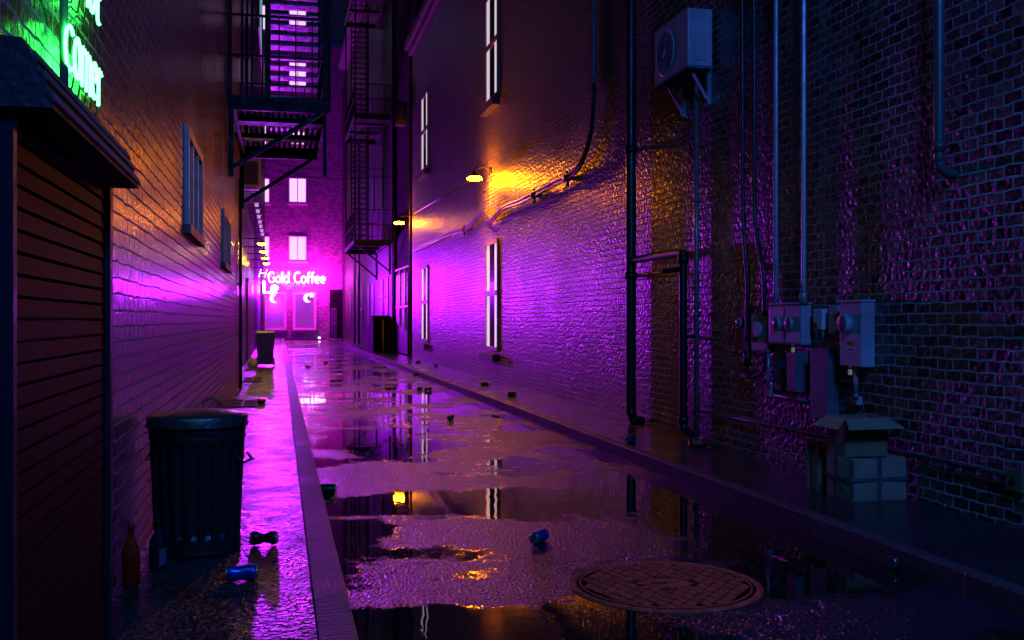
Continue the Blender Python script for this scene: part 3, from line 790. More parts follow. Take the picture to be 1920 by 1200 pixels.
# projecting Happy Nights sign on the left
Zs = 30.0
def atD(px, py, Zc): return Vector((0, 0, EYE)) + ray(px, py) * Zc
p0 = atD(484, 521, Zs); p1 = atD(543, 521, Zs)
yS = p0.y
hs = thing('neon_sign', 'script neon sign reading Happy Nights hung out from the left wall, its first letter blue', 'neon sign', (X2, yS, 2.3))
W_ = xAt(545, yS) - xAt(484, yS)
x0 = xAt(484, yS)
neon_text('Happy', (x0, yS, zAt(519.5, x0, yS)), (1, 0, 0), (0, 0, 1), .24, 0.013, [E_HAPPYB] + [E_HAPPYP] * 4, hs, slant=.22, fit=W_)
x1 = xAt(519, yS)
neon_text('Nights', (x1, yS, zAt(537, x1, yS)), (1, 0, 0), (0, 0, 1), .22, 0.013, E_HAPPYP, hs, slant=.25, fit=xAt(572, yS) - x1)
m = MB(); zf0, zf1 = zAt(540, x0, yS), zAt(502, x0, yS)
m.bar((X2, yS + .04, zf1), (x1 + .8, yS + .04, zf1), .018); m.bar((X2, yS + .04, zAt(523, x0, yS)), (x1 + .8, yS + .04, zAt(523, x0, yS)), .014)
m.build('frame', M_BLACK, hs)

# pink Le sign farther back
Zl = 43.0
yL = depthY(Zl, -.5)
xl = xAt(493.5, yL)
ls = thing('neon_sign', 'bright pink neon sign reading Le, low on the left in front of the cafe windows', 'neon sign', (X2, yL, 2.1))
neon_text('Le', (xl, yL, zAt(549, xl, yL)), (1, 0, 0), (0, 0, 1), .50, 0.042, E_LE, ls, fit=.66)
m = MB(); m.bar((X2, yL + .06, zAt(531, xl, yL)), (xl + .7, yL + .06, zAt(531, xl, yL)), .03); m.bar((X2, yL + .06, zAt(552, xl, yL)), (xl + .7, yL + .06, zAt(552, xl, yL)), .03)
m.build('frame', M_BLACK, ls)

# moon and star in the shop windows
def moon(px, py, label, sx, sy):
    c = farY(px, py); r = 0.26; y = YF - .2
    o = thing('neon_moon', label, 'neon sign', (c.x, y, c.z), 'moon signs in the cafe windows')
    pts = arc(c.x, c.z, r, r, 50, 310, 20) + arc(c.x + r * .62, c.z, r * .80, r * .80, 255, 105, 14)
    MB().prism([(p[0], y, p[1]) for p in pts], (0, .04, 0)).build('crescent', E_MOON, o)
    s_ = []
    for k in range(10):
        rr = .17 if k % 2 == 0 else .08
        s_.append((c.x + sx + rr * math.cos(R(90 + 36 * k)), y, c.z + sy + rr * math.sin(R(90 + 36 * k))))
    MB().prism(s_, (0, .04, 0)).build('star', E_STAR, o)
    MB().bar((c.x, y + .045, c.z + r), (c.x, y + .045, c.z + .9), .01).build('hanger', M_BLACK, o)
moon(577, 559, 'cyan crescent moon with yellow star in the right-hand cafe window', .22, .17)
moon(514, 560, 'cyan crescent moon with yellow star in the left-hand cafe window', -.12, .26)

# green neon on the left wall above the booth
gz = XL + 0.04
gs = thing('neon_sign', 'green neon script sign on the left brick wall above the wooden booth', 'neon sign', (XL, yAt(150, XL), 2.0))
ya_, yb2 = yAt(121, gz), yAt(190, gz)
STR = {c: (GL[c][0], [[(p[0], p[1] * 1.5) for p in st_] for st_ in GL[c][1]]) for c in 'orne'}
GLK = dict(GL); GL.update(STR)
neon_text('Corner', (gz, ya_, 1.842), (0, 1, 0), (0, 0, 1), .135, 0.0050, E_GREEN, gs, fit=yb2 - ya_, slant=.05, seg=8)
neon_text('Hot', (gz, yAt(150, gz), 2.105), (0, 1, 0), (0, 0, 1), .14, 0.0050, E_GREEN, gs, fit=yAt(187, gz) - yAt(150, gz), slant=.05, seg=8)
GL.update(GLK)
m = MB()
for k in range(6):
    y = ya_ + .05 + k * (yb2 - ya_ - .1) / 5
    m = MB(); m.tube(smooth_path([(gz - .004, y, 1.845), (gz - .01, y + .01, 1.82), (gz - .02, y + .03, 1.81), (gz - .02, y + .06, 1.82), (XL, y + .05, 1.835)], 5), .0025, 6); m.build('wiring', M_BLACK, gs)
    m = MB(); m.tube(smooth_path([(gz - .004, y, 2.105), (gz - .01, y + .01, 2.08), (gz - .02, y + .04, 2.07), (XL, y + .05, 2.09)], 5), .0025, 6); m.build('wiring', M_BLACK, gs)

tag(MB().tube([(XL + .03, yAt(98, XL), 1.5), (XL + .03, yAt(98, XL), 4.5)], .012).build('conduit', M_GALV, loc=(XL + .03, yAt(98, XL), 1.5)), 'thin conduit rising beside the green neon sign above the booth', 'conduit')

# ------------------------------------------------------------------ wooden booth at lower left
bx = -0.50
yb0, yb1 = yAt(12, bx), yAt(204, bx)
bo = thing('wooden_booth', 'dark weathered wooden booth with projecting roof in the left foreground', 'booth', (bx, (yb0 + yb1) / 2, WALK))
zs = 1.545
m = MB()
nb = 33; ph = (zs - WALK) / nb
for k in range(nb):
    z0 = WALK + k * ph
    m.prism([(bx - .03, yb0 + .03, z0), (bx + .0, yb0 + .03, z0 + .004), (bx - .004, yb0 + .03, z0 + ph - .003), (bx - .03, yb0 + .03, z0 + ph - .002)], (0, yb1 - yb0 - .08, 0))
m.build('board_cladding', M_BOARD, bo)
MB().box(XL + .002, bx - .032, yb0 + .01, yb1 - .01, WALK, zs - .002).build('carcass', M_DARK, bo)
mpost = simple('booth_post_paint', (0.012, 0.014, 0.025), 0.5)
MB().box(bx - .10, bx + .012, yb0 - .0, yb0 + .028, WALK, zs - .002).build('post', mpost, bo)
MB().box(bx - .10, bx + .012, yb1 - .048, yb1, WALK, zs - .002).build('post', mpost, bo)
rf = MB(); ye0, ye1 = yb0 - .02, yb1 + .02
rf.prism([(-.416, ye0, 1.549), (-.424, ye0, 1.585), (-.455, ye0, 1.655), (-.468, ye0, 1.678), (XL + .002, ye0, 1.69), (XL + .002, ye0, 1.549)], (0, ye1 - ye0, 0))
r0 = rf.build('roof', M_ROOF, bo)
rs = MB()
for (x, z) in ((-.417, 1.572), (-.431, 1.612), (-.446, 1.646)):
    rs.obox((x, (ye0 + ye1) / 2, z), (0, 1, 0), (-.35, 0, 1), (1, 0, .35), (ye1 - ye0) / 2 - .004, .010, .003)
rs.build('eave_trim', simple('eave_trim_paint', (0.09, 0.09, 0.09), 0.45), r0)

# ------------------------------------------------------------------ lamps
def wall_lamp(px, pyl, X, arm, mat, label, rad=0.14):
    # px,pyl: where the lit bowl shows
    dwall = X
    xl_ = X - arm
    y = yAt(px, xl_); z = zAt(pyl, xl_, y)
    o = thing('wall_lamp', label, 'lamp', (X, y, z + .18), 'orange wall lamps')
    MB().tube(smooth_path([(X, y, z + .13), (X - arm * .5, y, z + .19), (xl_, y, z + .14), (xl_, y, z + .07)], 6), .013, 8).build('arm', M_BLACK, o)
    MB().lathe([(.05, 0), (.05, .03)], (X, y, z + .13), 14, axis=(-1, 0, 0)).build('wall_plate', M_BLACK, o)
    MB().lathe([(rad * .8, 0.0), (rad * .76, .018), (rad * .45, .045), (.035, .06), (.03, .10)], (xl_, y, z + .012), 24).build('shade', M_BLACK, o)
    MB().lathe([(.03, -.060), (rad * .65, -.052), (rad * .98, -.028), (rad * .78, .004)], (xl_, y, z + .004), 24).build('bulb', mat, o)
    return o
wall_lamp(890, 333, XR, .30, E_ORANGE, 'orange wall lamp on a short arm on the right brick building, above its cable')
wall_lamp(748, 417, XM + .1, .42, E_ORANGE2, 'orange lamp in the dark recess past the end of the right brick building', rad=.15)
def yl(k):
    Zc = 20.8 + 2.4 * k
    return Vector((-.36, depthY(Zc, -.36), 2.75))
posn = ['nearest', 'second nearest', 'third', 'farthest']
first = None
for k in range(4):
    p = yl(k); lab = '%s of the four yellow lamps on the left wall past the fire escape' % posn[k]
    if first is None:
        first = thing('bracket_lamp', lab, 'lamp', p, 'yellow lamps along the left wall')
        MB().tube([(X2, p.y, p.z + .10), (p.x, p.y, p.z + .10), (p.x, p.y, p.z + .04)], .012, 8).build('arm', M_BLACK, first)
        MB().lathe([(.10, 0), (.06, .035), (.03, .05)], p, 16).build('shade', M_BLACK, first)
        MB().lathe([(.03, -.04), (.08, -.02), (.09, -.004)], p, 16).build('bulb', E_YELLOW, first)
    else: dup(first, p, lab)
# row of small glowing squares, shaped as lanterns, higher on the left
pos7 = ['nearest', 'second', 'third', 'middle', 'fifth', 'sixth', 'farthest']
first = None
for k in range(7):
    Zc = 24.5 + 1.4 * k; X = -.55; p = Vector((X, depthY(Zc, X), 3.98))
    lab = '%s of the seven small glowing squares in a row high on the left wall' % pos7[k]
    if first is None:
        first = thing('glowing_square', lab, 'lit_square', p, 'glowing squares on the left wall')
        MB().bar((X2, p.y, p.z + .08), (X, p.y, p.z + .08), .02).build('arm', M_BLACK, first)
        MB().box(X - .045, X + .045, p.y - .04, p.y + .04, p.z - .04, p.z + .045).build('diffuser', E_SQUARE, first, bevel=.01)
        MB().box(X - .07, X + .07, p.y - .065, p.y + .065, p.z + .047, p.z + .06).build('cap', M_BLACK, first)
    else: dup(first, p, lab)
p = farY(598, 636)
lg = thing('ground_light', 'tiny white light at the foot of the far cafe wall', 'lamp', (p.x, YF - .5, 0.03))
MB().lathe([(.10, 0), (.10, .08)], (p.x, YF - .55, .0), 12).build('housing', M_BLACK, lg)
MB().lathe([(.08, .081), (.07, .13), (.02, .15)], (p.x, YF - .55, .0), 12).build('lens', glow('ground_light', (1, .8, 1), 6), lg)

# ------------------------------------------------------------------ louvred unit on the left
ylv = depthY(20.0, -.6); xa, xb = -.775, -.37
z0, z1 = zAt(350, -.6, ylv), zAt(297, -.6, ylv)
lv = thing('louvred_unit', 'grey louvred air unit on a bracket under the left fire escape', 'air conditioner', (-.6, ylv, z0))
m = MB(); t = .05
m.box(xa, xb, ylv + .02, ylv + .6, z0, z1)
m.build('casing', M_AC, lv, bevel=.01)
m = MB(); n = 12
for k in range(n):
    z = z0 + .07 + (z1 - z0 - .14) * k / (n - 1)
    m.obox(((xa + xb) / 2, ylv + .01, z), (1, 0, 0), (0, 1, -.5), (0, .5, 1), (xb - xa) / 2 - .06, .014, .005)
m.build('louvres', M_BOXD, lv)
MB().box(xa + .05, xb - .05, ylv + .012, ylv + .019, z0 + .05, z1 - .05).build('grille_back', M_DARK, lv)
for a_, b_, c_ in ((.05, .03, .03), (.5, .03, .03), (.03, -.1, .14)): MB().bar((X2, ylv + a_, z0 - c_), (xb + b_, ylv + a_, z0 - c_), .03).build('bracket', M_GALV, lv)

# ------------------------------------------------------------------ right wall: pipes
def yw(px, X=XR): return yAt(px, X)
def drain(pts, r, name, label, mat=M_PIPE, clamps=(), cat='pipe', flanges=()):
    pts = [Vector(p) for p in pts]
    o = thing(name, label, cat, pts[-1])
    MB().tube(smooth_path(pts, 6) if len(pts) > 3 else pts, r, 14).build('pipe_run', mat, o)
    for z in clamps:
        c = pts[0]
        c = Vector((c.x, c.y, z))
        MB().lathe([(r * 1.25, -.035), (r * 1.25, .035)], c, 14).bar(c, (XR, c.y, z), .03).build('clamp', mat, o)
    return o
# big downspout
X1 = XR - .09; y1 = yAt(1183, X1); zb1 = WALK + .03
dp = drain([(X1, y1, 9), (X1, y1, 4), (X1, y1, 1), (X1, y1, .34), (X1, y1 - .01, .20), (X1 + .01, y1 - .07, .135), (X1 + .04, y1 - .2, .125)], .052, 'downspout',
           'thick black downspout down the right brick wall, elbow at its foot', clamps=(zAt(517, X1, y1), 2.9, 5.2))
MB().bar((X1, y1 + .02, zAt(517, X1, y1)), (X1 - .0, y1 + .45, zAt(517, X1, y1)), .028).build('stub', M_PIPE, dp)
# second, shorter downpipe joined to the first by a branch
X3 = XR - .10; y3 = yAt(1281, X3); zt3 = zAt(474, X3, y3)
p2 = thing('downpipe', 'shorter black downpipe right of the thick downspout, joined to it by a sloping branch', 'pipe', (X3, y3, WALK))
MB().tube(smooth_path([(X1, y1 - .05, zAt(489, X1, y1)), (X1, y1 - .4, zAt(489, X1, y1) + .0), (X3, y3 + .08, zt3), (X3, y3 + .005, zt3 - .03), (X3, y3, zt3 - .12), (X3, y3, zt3 - .6), (X3, y3, .5), (X3, y3, .24), (X3 + .01, y3 - .03, .16), (X3 + .04, y3 - .11, .14)], 6), .036, 12).build('pipe_run', M_PIPE, p2)
MB().bar((X3, y3, zAt(503, X3, y3)), (X3 - .08, y3 + .25, zAt(503, X3, y3) - .02), .04).build('stub', M_PIPE, p2)
MB().lathe([(.048, -.04), (.048, .04)], (X3, y3, zt3 - .06), 12).build('collar', M_PIPE, p2); MB().lathe([(.046, -.03), (.046, .03)], (X3, y3, .26), 12).build('collar', M_PIPE, p2); MB().bar((X3, y3, 1.0), (XR, y3, 1.0), .03).build('clamp', M_PIPE, p2)
# pale thin pipe under the AC unit
X4 = XR - .045; y4 = yAt(1306, X4)
tag(MB().tube([(X4, y4, WALK), (X4, y4, zAt(150, X4, y4))], .022, 10).lathe([(.028, -.02), (.028, .02)], (X4, y4, 1.2), 10).lathe([(.028, -.02), (.028, .02)], (X4, y4, 2.2), 10).build('conduit', simple('old_conduit', (0.22, 0.21, 0.18), .35, .3), loc=(X4, y4, WALK)),
    'thin weathered conduit running from the pavement up to the air conditioner', 'conduit')
# thin hanging cables
def cable(pts, X, r, label):
    P = [onX(px, py, X) for px, py in pts]
    return tag(MB().tube(smooth_path(P, 6), r, 6).build('cable', M_DARK, loc=P[-1]), label, 'cable')
cable([(1301, 148), (1296, 190), (1290, 245), (1296, 290), (1305, 312)], XR - .02, .005, 'thin black cable hanging below the air conditioner')
cable([(1386, 206), (1385, 270), (1384, 318), (1372, 338), (1352, 352), (1346, 380), (1345, 425), (1335, 446), (1306, 452)], XR - .02, .005, 'thin black cable looping down from the small junction box to the weathered conduit')
def wall_box(name, label, cat, front0, front1, side, py0, py1, mat, bev=.006, thing_=True, X=None):
    """box on the right wall: front face columns front0..front1, near side face reaches column side at the wall"""
    yn = yAt(side, XR - .004)
    xf = xAt(front1, yn) if X is None else X
    if xf > XR - .02: xf = XR - .03
    yf = yAt(front0, xf)
    z0, z1 = zAt(py1, xf, yn), zAt(py0, xf, yn)
    o = thing(name, label, cat, ((xf + XR) / 2, (yn + yf) / 2, z0)) if thing_ else None
    b_ = MB().box(xf, XR - .004, yn, yf, z0, z1).build('casing', mat, o, bevel=bev)
    return o, xf, yn, yf, z0, z1
o, *_ = wall_box('junction_box', 'small grey junction box on the brick below the air conditioner', 'junction box', 1379, 1386, 1390, 186, 212, M_BOXD)
MB().box(_[0] - .006, _[0] - .0005, _[1] + .01, _[2] - .01, _[3] + .01, _[4] - .01).build('cover', M_BOXD, o)
# dark armoured conduits
def pipe_px(pts, X, r, name, label, mat, cat='conduit', n=6, seg=10):
    P = [onX(px, py, X) for px, py in pts]
    return tag(MB().tube(smooth_path(P, n), r, seg).build(name, mat, loc=P[-1]), label, cat)
pipe_px([(1391, -40), (1392, 100), (1392, 300), (1393, 400), (1397, 470), (1401, 520), (1401, 575), (1401, 640)], XR - .06, .017, 'conduit', 'left of the two black flexible conduits dropping to the meters', M_PIPE)
pipe_px([(1413, -40), (1414, 100), (1414, 300), (1415, 400), (1420, 450), (1430, 500), (1433, 540), (1433, 592)], XR - .06, .017, 'conduit', 'right of the two black flexible conduits dropping to the meters', M_PIPE)
pipe_px([(1455, -40), (1455, 200), (1455, 400), (1455, 574)], XR - .06, .020, 'conduit', 'straight grey-green conduit entering the top of the twin meter box', M_GALV)
pipe_px([(1507, -40), (1507, 200), (1507, 400), (1507, 552)], XR - .07, .017, 'conduit', 'straight blue-lit steel conduit entering the right end of the twin meter box', simple('bright_conduit', (0.5, 0.5, 0.52), .35, .3, bump=.03))
y_ = yAt(1507, XR - .07)
for z in (zAt(556, XR - .07, y_),):
    tag(MB().lathe([(.027, -.05), (.027, .02), (.022, .03)], (XR - .07, y_, z), 12).lathe([(.021, .031), (.021, .05)], (XR - .07, y_, z), 12).build('coupling', M_GALV, loc=(XR - .07, y_, z)), 'steel coupling at the foot of the blue-lit conduit', 'coupling')
# thick pipe at far right with elbow into the wall
X5 = XR - .10; y5 = yAt(1761, X5); z5 = zAt(316, X5, y5)
tag(MB().tube(smooth_path([(X5, y5, 6), (X5, y5, 4), (X5, y5, z5 + .25), (X5, y5, z5 + .04), (X5 + .02, y5, z5 - .0), (X5 + .06, y5, z5 - .025), (XR + .02, y5, z5 - .03)], 6), .028, 16).lathe([(.034, -.03), (.034, .03)], (X5, y5, z5 + .12), 16).build('vent_pipe', simple('blue_black_pipe', (0.06, 0.065, 0.07), .35), loc=(X5, y5, z5)),
    'thick dark pipe at the right edge with an elbow into the brick wall', 'pipe')
# low horizontal pipe and its box
P = [onX(1312, 770, XR - .03), onX(1420, 792, XR - .03), onX(1541, 817, XR - .03), onX(1700, 850, XR - .03), onX(1886, 889, XR - .03)]
tag(MB().tube(P, .011, 8).build('pipe', simple('rusty_pipe', (0.05, 0.03, 0.03), .4), loc=P[-1]), 'thin rusty pipe running low along the right brick wall to the outlet box', 'pipe')
o, xf, yn, yf, z0, z1 = wall_box('outlet_box', 'small greenish outlet box low on the brick at the right edge', 'junction box', 1884, 1916, 1923, 884, 926, simple('green_box', (0.12, 0.15, 0.06), .5))
MB().lathe([(.02, 0), (.02, .008)], (xf, (yn + yf) / 2, (z0 + z1) / 2), 14, axis=(-1, 0, 0)).build('socket', M_DARK, o)

# heavy cable sagging along the right wall
CB = simple('cable_rubber', (0.02, 0.017, 0.02), .4, bump=.3)
hc = thing('cable_bundle', 'heavy black cable bundle sagging across the right brick wall under the orange lamp', 'cable', onX(920, 405, XR - .04))
path = [(1116, 160), (1114, 200), (1109, 250), (1098, 290), (1083, 318), (1060, 334), (1030, 350), (1000, 366), (975, 378), (950, 388), (936, 400), (925, 412), (918, 412), (908, 401), (898, 407), (885, 421), (870, 431), (850, 436), (825, 447), (800, 460), (776, 472)]
pth = [onX(a_, b_, XR - .05) for a_, b_ in path]
for off in (0, .028, -.026):
    pp = [p + Vector((-.012 * (off != 0), 0, off + .006 * math.sin(i * 1.7 + off * 90))) for i, p in enumerate(pth)]
    MB().tube(smooth_path(pp, 5), .017, 8).build('strand', CB, hc)
for px, py in ((1063, 334), (1001, 366), (870, 431)):
    c = onX(px, py, XR - .05)
    MB().bar(c + Vector((0, 0, .09)), c + Vector((0, -.02, -.11)), .035).build('clamp', CB, hc)
    MB().bar(c + Vector((0, -.05, -.09)), c + Vector((0, .12, -.1)), .02).build('clip', CB, hc); MB().lathe([(.05, -.03), (.05, .03)], c, 10, axis=(0, 1, 0)).build('collar', CB, hc)
pipe_px([(1113, -40), (1113, 60), (1113, 130), (1113, 166)], XR - .04, .030, 'conduit', 'pale conduit on the right brick wall that the cable bundle comes out of', simple('taupe_conduit', (0.2, 0.16, 0.15), .45))
P = [onX(882, 338, XR - .03), onX(776, 401, XR - .03)]
tag(MB().tube(P, .016, 8).build('conduit', simple('pale_wire_duct', (0.3, 0.2, 0.16), .45), loc=P[0]), 'straight thin duct running from the orange lamp to the far corner of the brick wall', 'conduit')
standpipe(770, 3.60, WALK, 8.6, 0.045, 'corner_pipe', 'brown pipe up the far corner of the right brick building', simple('brown_pipe', (0.14, 0.05, 0.03), .5))
# overhead wires
for k, (pa, pb) in enumerate((((470, 296), (735, 310)), ((470, 310), (735, 326)))):
    A, B = Vector((X2, 34, zAt(pa[1], X2, 34))), Vector((XM, ya + .5, zAt(pb[1], XM, ya)))
    pts = [A.lerp(B, t / 10) - Vector((0, 0, .25 * math.sin(math.pi * t / 10))) for t in range(11)]
    tag(MB().tube(pts, .012, 5).build('overhead_wire', M_DARK, loc=A), '%s of two sagging wires strung across the alley' % ('upper', 'lower')[k], 'wire')

# ------------------------------------------------------------------ air conditioner on the right wall
ynA = yAt(1336, XR - .03); xfA = 3.354; yfA = yAt(1227, xfA)
zA0, zA1 = 3.30, 3.79
ac = thing('air_conditioner', 'outdoor air conditioner unit with round fan high on the right brick wall', 'air conditioner', ((xfA + XR) / 2, (ynA + yfA) / 2, zA0))
MB().box(xfA, XR - .03, ynA, yfA, zA0, zA1).build('casing', M_AC, ac, bevel=.012)
fc = ((xfA), yfA - .265, (zA0 + zA1) / 2 - .01)
m = MB()
m.lathe([(.205, 0), (.205, .008), (.19, .008), (.19, 0.002)], fc, 40, axis=(-1, 0, 0))
fr_ = m.build('fan', M_AC, ac)
MB().lathe([(.19, .001), (.02, .0015)], fc, 40, axis=(-1, 0, 0)).build('fan_disc', M_FANBLK, fr_)
m = MB()
for k in range(36):
    t = 2 * math.pi * k / 36
    m.bar((xfA - .008, fc[1] + .035 * math.cos(t), fc[2] + .035 * math.sin(t)), (xfA - .008, fc[1] + .19 * math.cos(t), fc[2] + .19 * math.sin(t)), .0025)
for rr in (.07, .11, .15, .175):
    m.tube([(xfA - .0085, fc[1] + rr * math.cos(2 * math.pi * k / 32), fc[2] + rr * math.sin(2 * math.pi * k / 32)) for k in range(32)], .0016, 5, closed=True)
m.build('grille', M_BOXD, fr_)
MB().lathe([(.035, 0.002), (.035, .012), (.02, .014)], fc, 20, axis=(-1, 0, 0)).build('fan_hub', M_AC, fr_)
xh0, xh1 = xAt(1301, ynA), xAt(1323, ynA)
z0h, z1h = zAt(112, xh0, ynA), zAt(75, xh0, ynA)
hp = MB().box(xh0, xh1, ynA - .012, ynA - .0005, z0h, z1h).build('handle_recess', M_BOX, ac, bevel=.004)
MB().box(xh0 + .008, xh1 - .004, ynA - .016, ynA - .0125, z0h + .02, z1h - .008).build('recess_inner', M_AC, hp)
for y in (ynA + .1, yfA - .12):
    m = MB(); m.bar((xfA + .02, y, zA0 - .02), (XR, y, zA0 - .02), .03).bar((XR - .02, y, zA0 - .3), (XR - .02, y, zA0 - .02), .035)
    m.bar((XR - .02, y, zA0 - .28), (xfA + .09, y, zA0 - .035), .02)
    m.build('bracket', M_GALV, ac)
MB().box(xfA - .004, XR - .025, ynA - .004, yfA + .004, zA0 - .018, zA0 + .004).build('base_pan', M_BOXD, ac)

# ------------------------------------------------------------------ meter cluster
def round_meter(parent, xf, y, z, r, d, face=M_METER, rim=M_BOX):
    m = MB().lathe([(r, -.001), (r, d * .6), (r * .93, d), (r * .86, d)], (xf, y, z), 28, axis=(-1, 0, 0)).build('meter', rim, parent)
    MB().lathe([(r * .855, d * .9), (r * .8, d * 1.05), (r * .3, d * 1.12)], (xf, y, z), 28, axis=(-1, 0, 0)).build('dial', face, m)
    MB().box(xf - d * 1.16, xf - d * 1.10, y - r * .35, y + r * .35, z - r * .12, z + r * .05).build('counter', M_DARK, m)
    return m
# big single meter box
o, xf, yn, yf, z0, z1 = wall_box('electric_meter_box', 'tall grey meter box with one large round meter and two labels, right of the others', 'meter box', 1574.5, 1615, 1641, 565, 689, M_BOX, bev=.008)
yc_, zc_ = yAt(1591, xf), zAt(607, xf, yAt(1591, xf))
round_meter(o, xf, yc_, zc_, .062, .05)
MB().box(xf - .008, XR - .006, yn - .008, yf + .008, z1 - .002, z1 + .012).build('cap', M_BOX, o)
ylb = yAt(1600, xf - .001)
def yz_label(px0, px1, py0, py1, mat, parent, nm, dx=.0015):
    X = xf - dx; a_, b_ = yAt(px1, X), yAt(px0, X)
    zz1, zz0 = zAt(py0, X, (a_ + b_) / 2), zAt(py1, X, (a_ + b_) / 2)
    ob = MB().box(X - .001, X + .0005, a_, b_, zz0, zz1).build(nm, mat, parent)
    return ob, X, a_, b_, zz0, zz1
lb_, X_, a_, b_, q0, q1 = yz_label(1588, 1600, 638, 650, M_LABY, o, 'label')
m = MB(); w_ = b_ - a_; h_ = q1 - q0
for k, (u, v) in enumerate(((.2, .5), (.5, .5), (.78, .5))):
    m.box(X_ - .0022, X_ - .0012, a_ + w_ * (u - .11), a_ + w_ * (u + .11), q0 + h_ * .2, q1 - h_ * .2)
m.build('print', M_INK, lb_)
lb_, X_, a_, b_, q0, q1 = yz_label(1587, 1604, 651.5, 659, M_LABW, o, 'label')
m = MB(); w_ = b_ - a_; h_ = q1 - q0
for k in range(5):
    m.box(X_ - .0022, X_ - .0012, a_ + w_ * (.14 + .15 * k), a_ + w_ * (.25 + .15 * k), q0 + h_ * .28, q1 - h_ * .28)
m.build('print', M_INK, lb_)
def padlock(px, py, X, label, drop):
    y = yAt(px, X); z = zAt(py, X, y)
    t = thing('padlock', label, 'padlock', (X, y, z))
    MB().box(X - .006, X + .006, y - .016, y + .016, z - .017, z + .017).build('body', M_YEL, t, bevel=.003)
    MB().tube([(X, y - .009, z + .016), (X, y - .009, z + .035), (X, y, z + .045), (X, y + .009, z + .035), (X, y + .009, z + .016)], .003, 6).build('shackle', M_GALV, t)
padlock(1594, 698, 3.50, 'pale yellow padlock hanging under the tall single meter box', 0)
padlock(1487, 656, 3.47, 'pale yellow padlock hanging under the twin meter box', 0)
# pipe and small box under it
Xp = XR - .06; yp = yAt(1605, Xp)
tag(MB().tube([(Xp, yp, zAt(745, Xp, yp)), (Xp, yp, zAt(688, Xp, yp))], .014, 10).lathe([(.018, 0), (.018, .02)], (Xp, yp, zAt(745, Xp, yp)), 10).build('conduit', M_GALV, loc=(Xp, yp, zAt(745, Xp, yp))), 'short upright conduit under the tall single meter box', 'conduit')
o, xf, yn, yf, z0, z1 = wall_box('junction_box', 'small grey junction box above the open carton', 'junction box', 1592, 1608, 1618, 744, 760, M_BOX)
MB().box(xf - .004, xf - .0005, yn + .01, yf - .01, z0 + .01, z1 - .01).build('cover', M_BOX, o)
# twin meter box
o, xf, yn, yf, z0, z1 = wall_box('twin_meter_box', 'wide grey meter box with two round meters side by side', 'meter box', 1440, 1502, 1523, 570, 648, M_BOX, bev=.02)
for px in (1458, 1481):
    y = yAt(px, xf); round_meter(o, xf, y, zAt(607, xf, y), .052, .022)
MB().box(xf - .006, XR - .006, yn - .006, yf + .006, z1 + .001, z1 + .012).build('cap', M_BOX, o)
MB().box(xf - .003, xf - .0005, (yn + yf) / 2 - .002, (yn + yf) / 2 + .002, z0 + .02, z1 - .02).build('seam', M_DARK, o)
# box with blank round cover
o, xf, yn, yf, z0, z1 = wall_box('disconnect_box', 'grey box with blank round cover left of the twin meter box', 'meter box', 1409, 1439, 1447, 588, 659, M_BOX, bev=.006)
y = yAt(1423, xf)
MB().lathe([(.062, -.001), (.062, .02), (.055, .026)], (xf, y, zAt(618, xf, y)), 28, axis=(-1, 0, 0)).build('round_cover', M_BOX, o)
# dark red meter board
o, xf, yn, yf, z0, z1 = wall_box('red_meter_board', 'dark red board with one round meter at the left of the meter group', 'meter box', 1380, 1402, 1406, 573, 656, M_RED, bev=.003)
y = yAt(1390, xf); round_meter(o, xf, y, zAt(605, xf, y), .045, .03)
# two boxes underneath
o, xf, yn, yf, z0, z1 = wall_box('breaker_box', 'left of the two plain boxes below the twin meter box', 'electrical box', 1450, 1470, 1474, 661, 734, M_BOXD, bev=.006)
MB().box(xf - .003, xf - .0005, yn + .01, yf - .01, z0 + .02, z1 - .02).build('cover', M_BOXD, o)
o, xf, yn, yf, z0, z1 = wall_box('breaker_box', 'right, deeper of the two plain boxes below the twin meter box', 'electrical box', 1474.5, 1493, 1516, 662, 736, M_BOXD, bev=.008)
MB().box(xf - .003, xf - .0005, yn + .01, yf - .01, z0 + .02, z1 - .02).build('cover', M_BOXD, o)
# tall lower box
o, xf, yn, yf, z0, z1 = wall_box('tall_service_box', 'tall dark service box hanging lowest in the meter group, behind the carton', 'electrical box', 1519, 1552, 1574, 658, 790, M_BOXD, bev=.006)
MB().box(xf - .004, XR - .006, yn - .004, yf + .004, z1 + .001, z1 + .01).build('cap', M_BOXD, o)
# white telecom box
o, xf, yn, yf, z0, z1 = wall_box('telecom_box', 'small white box with a red label and two plugs under it, between the meter boxes', 'electrical box', 1524, 1541, 1552, 579, 618, M_WHITE, bev=.004)
lb_, *_ = yz_label(1525, 1532, 606, 615, simple('red_label', (0.5, 0.02, 0.02), .5, bump=0, noise=0), o, 'label')
for px in (1533, 1543):
    y = yAt(px, xf + .03)
    MB().lathe([(.011, 0), (.011, .03), (.014, .031), (.014, .05)], (xf + .03, y, z0 - .05), 10).build('plug', M_WHITE, o)
o, xf, yn, yf, z0, z1 = wall_box('breaker_box', 'small plain grey box tucked against the tall single meter box', 'electrical box', 1553, 1570, 1580, 573, 625, M_BOX, bev=.004)
MB().box(xf - .003, xf - .0005, yn + .01, yf - .01, z0 + .01, z1 - .01).build('cover', M_BOX, o)
